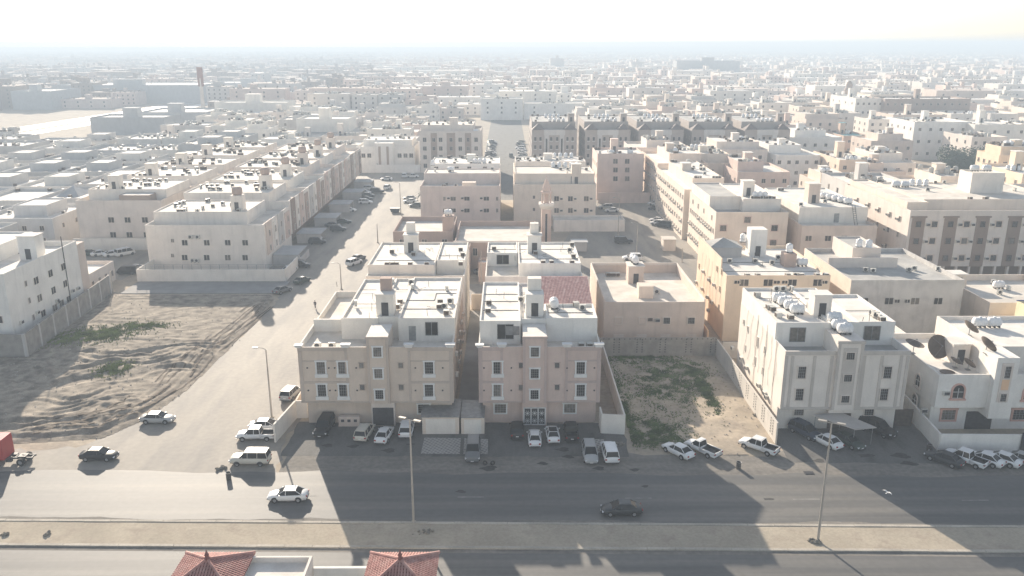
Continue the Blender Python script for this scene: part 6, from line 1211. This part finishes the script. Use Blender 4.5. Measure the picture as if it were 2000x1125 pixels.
for k in range(26):
    a = k * 2.4; el = .9 - (k / 26) * 1.3; p = Vector((.2, 0, 5.2)); d = Vector((math.cos(a) * math.cos(el), math.sin(a) * math.cos(el), math.sin(el)))
    for j in range(6):
        n_ = p + d * .5; s_ = Vector((-math.sin(a), math.cos(a), 0)) * (.28 - .035 * j); q.poly([p - s_, p + s_, n_ + s_ * .8 - Vector((0, 0, .12)), n_ - s_ * .8 - Vector((0, 0, .12))]); p = n_; d = (d - Vector((0, 0, .2))).normalized()
q.build('crown', leafm, t)
for i, (px, py, r_) in enumerate(((765, 330, 2.2), (776, 329, 1.8), (738, 333, 1.6))): x, y = G(px, py); tree('shrub', ('round shrub before the strip-window villa, right of centre', 'small shrub at the right by the villa gate', 'small shrub at the left by the villa wall')[i], x, y, 3.4, r_, 700, 5)

# ================================================================== FOREGROUND ROOFS below the camera
def tile_roof(label, cx, yb, hw, ze, rise, base, short):
    h = House('house', label, 'house', cx - hw + .35, cx + hw - .35, yb - 2 * hw + .35, yb - .35, W['bright'], short); h.bx('walls', h.x0, h.x1, h.y0, h.y1, 0, ze - .02, W['bright'])
    q = MB(); r_ = MB(); cy = -0.0; A = [(-hw, hw), (hw, hw), (hw, -hw), (-hw, -hw)]; ap = (0, 0, ze + rise)
    for k in range(4):
        a, b_ = A[k], A[(k + 1) % 4]; q.poly([(*b_, ze), (*a, ze), ap]); q.poly([(*a, ze - .12), (*b_, ze - .12), (*b_, ze), (*a, ze)])
        mx, my = (a[0] + b_[0]) / 2, (a[1] + b_[1]) / 2; n = 24; ux, uy = (b_[0] - a[0]) / n, (b_[1] - a[1]) / n
        for i in range(1, n):                # rolls run up the slope and stop at the hip
            s0 = (a[0] + ux * i, a[1] + uy * i); f = 1 - abs(i / n - .5) * 2; e = (s0[0] + (0 - mx) * f, s0[1] + (0 - my) * f, ze + rise * f)
            r_.tube((*s0, ze + .02), e, .085, .085, 6)
        for j in range(1, 12):               # course steps
            f = j / 12; p0 = (a[0] * (1 - f), a[1] * (1 - f), ze + rise * f + .05); p1 = (b_[0] * (1 - f), b_[1] * (1 - f), ze + rise * f + .05); r_.tube(p0, p1, .035, n=4)
        r_.tube((*a, ze + .06), (0, 0, ze + rise + .06), .13, n=7)
    q.build('roof', redt, h.root); r_.build('tile_rolls', redr, h.root); MB().lathe([(.2, ze + rise), (.24, ze + rise + .15), (.12, ze + rise + .3), (.2, ze + rise + .42), (.1, ze + rise + .6), (0, ze + rise + .95)], 10).build('finial', redt, h.root); return h
for lab, pxl, pxr, short in (('white tower house with a red tile pyramid roof below the camera, left one', 364, 498, 'the left tile tower'), ('white tower house with a red tile pyramid roof below the camera, right one', 724, 858, 'the right tile tower')):
    x0, yb = G(pxl, 1080, 11); x1, _ = G(pxr, 1080, 11); tile_roof(lab, (x0 + x1) / 2, yb, (x1 - x0) / 2, 11.0, 1.35, 0, short)
x0, y1 = G(500, 1086, 11); x1 = G(610, 1086, 11)[0]
hFW = House('house', 'flat cream roof with a low parapet between the two tiled towers', 'house', x0 - .6, x1, y1 - 9, y1, W['bone'], 'the cream roof below', roof=roofm); hFW.shell('walls', x0 - .6, x1, y1 - 9, y1, 0, 11.0, .5)
x2, y2 = G(612, 1108, 10); x3 = G(722, 1108, 10)[0]; wall_run('boundary_wall', 'white roof-level wall joining the cream roof to the right tiled tower', [(x2, y2), (x3, y2)], 10.0, .3, W['bright'])

# ================================================================== THE CITY BEYOND
random.seed(23)
RECT = [(h.x0, h.x1, h.y0, h.y1) for h in ALLH] + EXC
NOGO = [(-12.5, 11.5, 280, 590), (168, 200, 316, 346), (12, 60, 165, 300), (-140, -28, 100, 190), (-520, -185, 432, 650)]
hwA, hwB = G(0, 262), G(440, 192)
def near_highway(x, y):
    t = (y - hwA[1]) / (hwB[1] - hwA[1]); return -0.6 < t < 1.4 and abs(x - (hwA[0] + (hwB[0] - hwA[0]) * t)) < 28
def free(x0, x1, y0, y1, m=1.0):
    for a, b_, c_, d in RECT + NOGO:
        if x0 < b_ + m and x1 > a - m and y0 < d + m and y1 > c_ - m: return False
    return not (near_highway(x0, y0) or near_highway(x1, y1) or near_highway((x0 + x1) / 2, (y0 + y1) / 2))
dx, dy = hwB[0] - hwA[0], hwB[1] - hwA[1]
pt = lambda t, w_: (hwA[0] + dx * t + w_, hwA[1] + dy * t)
conc = mat('bright_highway', (.6, .58, .55), .6, .06, .05, spec=.5)
struct('highway', MB().poly([(*pt(-.6, -16), .02), (*pt(-.6, 2), .02), (*pt(1.4, 2), .02), (*pt(1.4, -16), .02)]).poly([(*pt(-.6, 8), .02), (*pt(-.6, 22), .02), (*pt(1.4, 22), .02), (*pt(1.4, 8), .02)]), conc)
pal = [('cream', W['cream']), ('white', W['white']), ('bone-white', W['bone']), ('pale', W['pale']), ('beige', W['beige']), ('grey', W['grey']), ('cream', W['cream']), ('bone-white', W['bone']), ('bright white', W['bright']), ('mauve', W['mauve'])]
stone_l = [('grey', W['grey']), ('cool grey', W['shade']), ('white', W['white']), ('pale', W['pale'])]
nind = 0; ri_ = 0; far_b = MB(); eq = MB(); Yr = 225.0
def add_eq(x, y, z, k=None):
    k = random.random() if k is None else k
    if k < .8: s = random.uniform(.4, .55); eq.box(x - s, x + s, y - s, y + s, z + .05, z + .9, 1 if random.random() < .6 else 0)
    else: eq.lathe([(.7, z), (.7, z + 1.5), (.3, z + 1.8), (0, z + 1.8)], 8, 0, (x, y))
while Yr < 4200:
    dep = random.uniform(19, 25); half = .635 * (Yr + dep) + 15; ri_ += 1; kk = {-1: 0, 1: 0}
    for side in (1, -1):
        x = 12.0 if side > 0 else -13.0; run = 0
        if Yr > 585:
            if side > 0: cx_ = random.uniform(-16, 16); x = cx_
            else: x = cx_ - random.choice([1, 10])
        while abs(x) < half:
            wd = random.uniform(15, 26) if Yr < 585 else random.choice([18, 22, 30, 44]); step = wd + (random.choice([.4, .4, 1.5]) if run % 6 else 12); x0, x1 = (x, x + wd) if side > 0 else (x - wd, x); x += side * step; run += 1
            if side < 0 and Yr < 330: continue
            leftf = x0 < -.16 * Yr
            if leftf and Yr > 560 and random.random() < .25: continue
            jy = random.uniform(-2, 2); y0 = Yr + jy; y1 = y0 + dep - random.uniform(0, 5)
            if not free(x0, x1, y0, y1): continue
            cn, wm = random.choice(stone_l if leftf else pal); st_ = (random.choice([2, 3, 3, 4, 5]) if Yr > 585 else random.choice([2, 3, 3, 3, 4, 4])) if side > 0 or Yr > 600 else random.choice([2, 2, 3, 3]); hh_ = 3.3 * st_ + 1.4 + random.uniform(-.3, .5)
            if leftf and Yr > 620: wm = random.choice([W['grey'], W['shade'], W['dark']])  # far-left walls darkened: the dim shaded area is put into the colour
            if Yr < 620 and nind < 215:
                k = kk[side]; kk[side] += 1; nind += 1; nmst = {2: 'two', 3: 'three', 4: 'four', 5: 'five'}[st_]
                lab = f"{cn} {nmst}-storey block, {ordw(k)} in the {ordw(ri_ - 1)} row {'right' if side > 0 else 'left'} of the avenue"
                h = House('apartment_house', lab, 'house', x0, x1, y0, y1, wm, 'x', 'blocks of the town beyond', random.choice([roofm, roof2, roof2]))
                h.shell('walls', x0, x1, y0, y1, 0, hh_, .8); nc = 4 if Yr < 450 else 3
                zs = [3.3 * (j + .5) + .3 for j in range(st_)][-3:]
                for z in zs:
                    for j in range(nc): put('window', win_mesh(1.2, 1.4, 'far', wm), h.root, h.L(x0 + wd * (j + .5) / nc, y0, z))
                    for j in range(3 if Yr < 450 else 2): put('window', win_mesh(1.2, 1.4, 'far', wm), h.root, h.L(x0 if side > 0 else x1, y0 + dep * (.2 + .27 * j), z), -side * math.pi / 2)
                zr = hh_ - .8
                if random.random() < .55: h.shell('penthouse', x0 + wd * random.choice([.05, .3]), x1 - wd * random.choice([.05, .3]), y0 + 5, y1 - 1, zr, zr + 3, .3); zp = zr + 2.7
                else: zp = zr
                if random.random() < .8: h.tower(x0 + wd * random.uniform(.3, .7), y0 + dep * .55, 2.6, 2.8, zr, zr + random.uniform(4, 6))
                for _ in range(random.randint(12, 22)): add_eq(random.uniform(x0 + wd * .32, x1 - wd * .32), random.uniform(y0 + 6, y1 - 2), zp)
                tx, ty = random.uniform(x0 + wd * .3, x1 - wd * .4), random.uniform(y0 + 7, y1 - 3)
                for q_ in range(random.choice([0, 2, 3, 4])): add_eq(tx + q_ * 1.7, ty, zp, .9)
            else:
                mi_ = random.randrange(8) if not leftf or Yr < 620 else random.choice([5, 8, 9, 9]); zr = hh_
                far_b.box(x0, x1, y0, y1, 0, hh_, mi_, bottom=False, top=False); far_b.poly([(x0, y0, hh_), (x1, y0, hh_), (x1, y1, hh_), (x0, y1, hh_)], 12 if leftf and Yr > 620 and random.random() < .85 else (10 if random.random() < .5 else random.choice([8, 4, 3])))  # far-left roofs get a dark colour too, so few look sunlit
                if random.random() < .6: ux, uy = random.uniform(x0 + 2, x1 - 8), random.uniform(y0 + 2, y1 - 8); far_b.box(ux, ux + random.uniform(3, 8), uy, uy + random.uniform(3, 6), hh_, hh_ + random.uniform(2.5, 5), mi_)
                if Yr < 1600:
                    for _ in range(random.choice([0, 1, 1])): ux, uy = random.uniform(x0 + 1, x1 - 4), random.uniform(y0 + 2, y1 - 4); far_b.box(ux, ux + 2.6, uy, uy + 2.6, hh_, hh_ + random.uniform(2.5, 5), mi_)
                if Yr < 1500:
                    for z in [3.3 * (j + .5) + .3 for j in range(st_)]:
                        for j in range(4): ux = x0 + wd * (j + .5) / 4; far_b.box(ux - .6, ux + .6, y0 - .05, y0, z - .7, z + .7, 11, bottom=False, top=False)
                    if Yr < 1000:
                        for _ in range(9): add_eq(random.uniform(x0 + 1, x1 - 1), random.uniform(y0 + 1, y1 - 1), hh_)
    Yr += dep + (random.choice([.8, 13]) if ri_ % 2 else 14)
    if Yr > 1500: Yr += 12
tag(far_b.build('distant_town', [W['cream'], W['white'], W['bone'], W['pale'], W['beige'], W['pink'], W['bright'], W['mauve'], W['grey'], W['dark'], roofm, glass, W['dark']]), 'mass of small flat-roofed houses fading into the haze', 'town', kind='stuff')
# landmarks in the haze
def slab(name, label, pl, pr, pt_, D, dep, m, cat='building'):
    (x0, z), (x1, _) = PF(pl, pt_, D), PF(pr, pt_, D); h = House(name, label, cat, x0, x1, D, D + dep, m, 'x'); h.shell('walls', x0, x1, D, D + dep, 0, z, 1.0); h.bx('roof_plant', x0 + (x1 - x0) * .4, x0 + (x1 - x0) * .6, D + 5, D + 12, z - 1, z + 5, m); return h
slab('tower_block', 'long pale slab standing high in the haze right of centre', 1322, 1446, 119, 1250, 30, W['shade']); slab('tower_block', 'boxy tower in the haze at the centre of the skyline', 1075, 1102, 114, 1500, 30, W['grey']); slab('tower_block', 'small square tower in the haze right of the central one', 1233, 1258, 121, 1350, 25, W['grey'])
slab('warehouse', 'long dark hall left of the red-topped mast', 100, 390, 166, 780, 70, W['shade']); slab('warehouse', 'low dark shed row along the near side of the highway', 175, 320, 229, 500, 26, W['shade']); slab('warehouse', 'long low dark shed in front of the pale mast', 268, 402, 219, 540, 40, W['shade']); slab('warehouse', 'broad dark hall at the far left under the haze', 20, 98, 178, 700, 50, W['shade']); slab('warehouse', 'grey hall right of the red-topped mast', 405, 560, 162, 980, 60, W['shade'])
slab('apartment_block', 'wide pale four-storey block by the bright highway', 418, 560, 200, 560, 24, W['white']); slab('apartment_block', 'wide pale three-storey block with sunlit corner in the middle distance', 578, 680, 232, 440, 24, W['white'])
(x, z), D = PF(389, 131, 640), 640; t = thing('mast', 'tall pale mast with a red-brown top panel beside the highway', 'mast', (x, D, 0)); MB().tube((0, 0, 0), (0, 0, z - 8), 1.6, 1.1, 10).build('shaft', W['pale'], t); MB().box(-1.9, 1.9, -1, 1, z - 14, z).build('top_panel', mat('red_brown_panel', (.26, .10, .08)), t)

# ================================================================== ROOF UNITS: the nearest 295 as things, the rest as one mass
CREQ.sort(key=lambda c: c[2] + abs(c[1]) * .3)
for i, (host, x, y, z, rot, k) in enumerate(CREQ):
    if i < 295: condenser_real(host, x, y, z, rot, k)
    else: add_eq(x, y, z, .1)
for x, y, z in EQ: add_eq(x, y, z, .1 if random.random() < .85 else .9)
tag(eq.build('rooftop_equipment', [acw, rust]), 'countless small air conditioners and tanks on the farther roofs', 'roof equipment', kind='stuff')
for (kind, host), L_ in RANK.items():
    L_.sort(key=lambda t: t[0])
    for i, (sx, o, pre) in enumerate(L_):
        lab = pre + (f", {ordw(i)} from the left" if len(L_) > 1 else '')
        o['label'] = lab
        if len(L_) == 1 and 'group' in o: del o['group']

# ================================================================== HAZE
bx0 = MB().box(-5200, 5200, -150, 5200, -1.2, 63)
m = bpy.data.materials.new('air'); m.use_nodes = True; n = m.node_tree; n.nodes.clear()
vo = n.nodes.new('ShaderNodeVolumePrincipled'); oo = n.nodes.new('ShaderNodeOutputMaterial'); n.links.new(vo.outputs[0], oo.inputs[1])
vo.inputs['Density'].default_value = HAZE_D; vo.inputs['Color'].default_value = (*HAZE_C, 1); vo.inputs['Anisotropy'].default_value = HAZE_G
tag(bx0.build('haze', m), 'pale morning haze over the whole town', 'haze', kind='stuff')
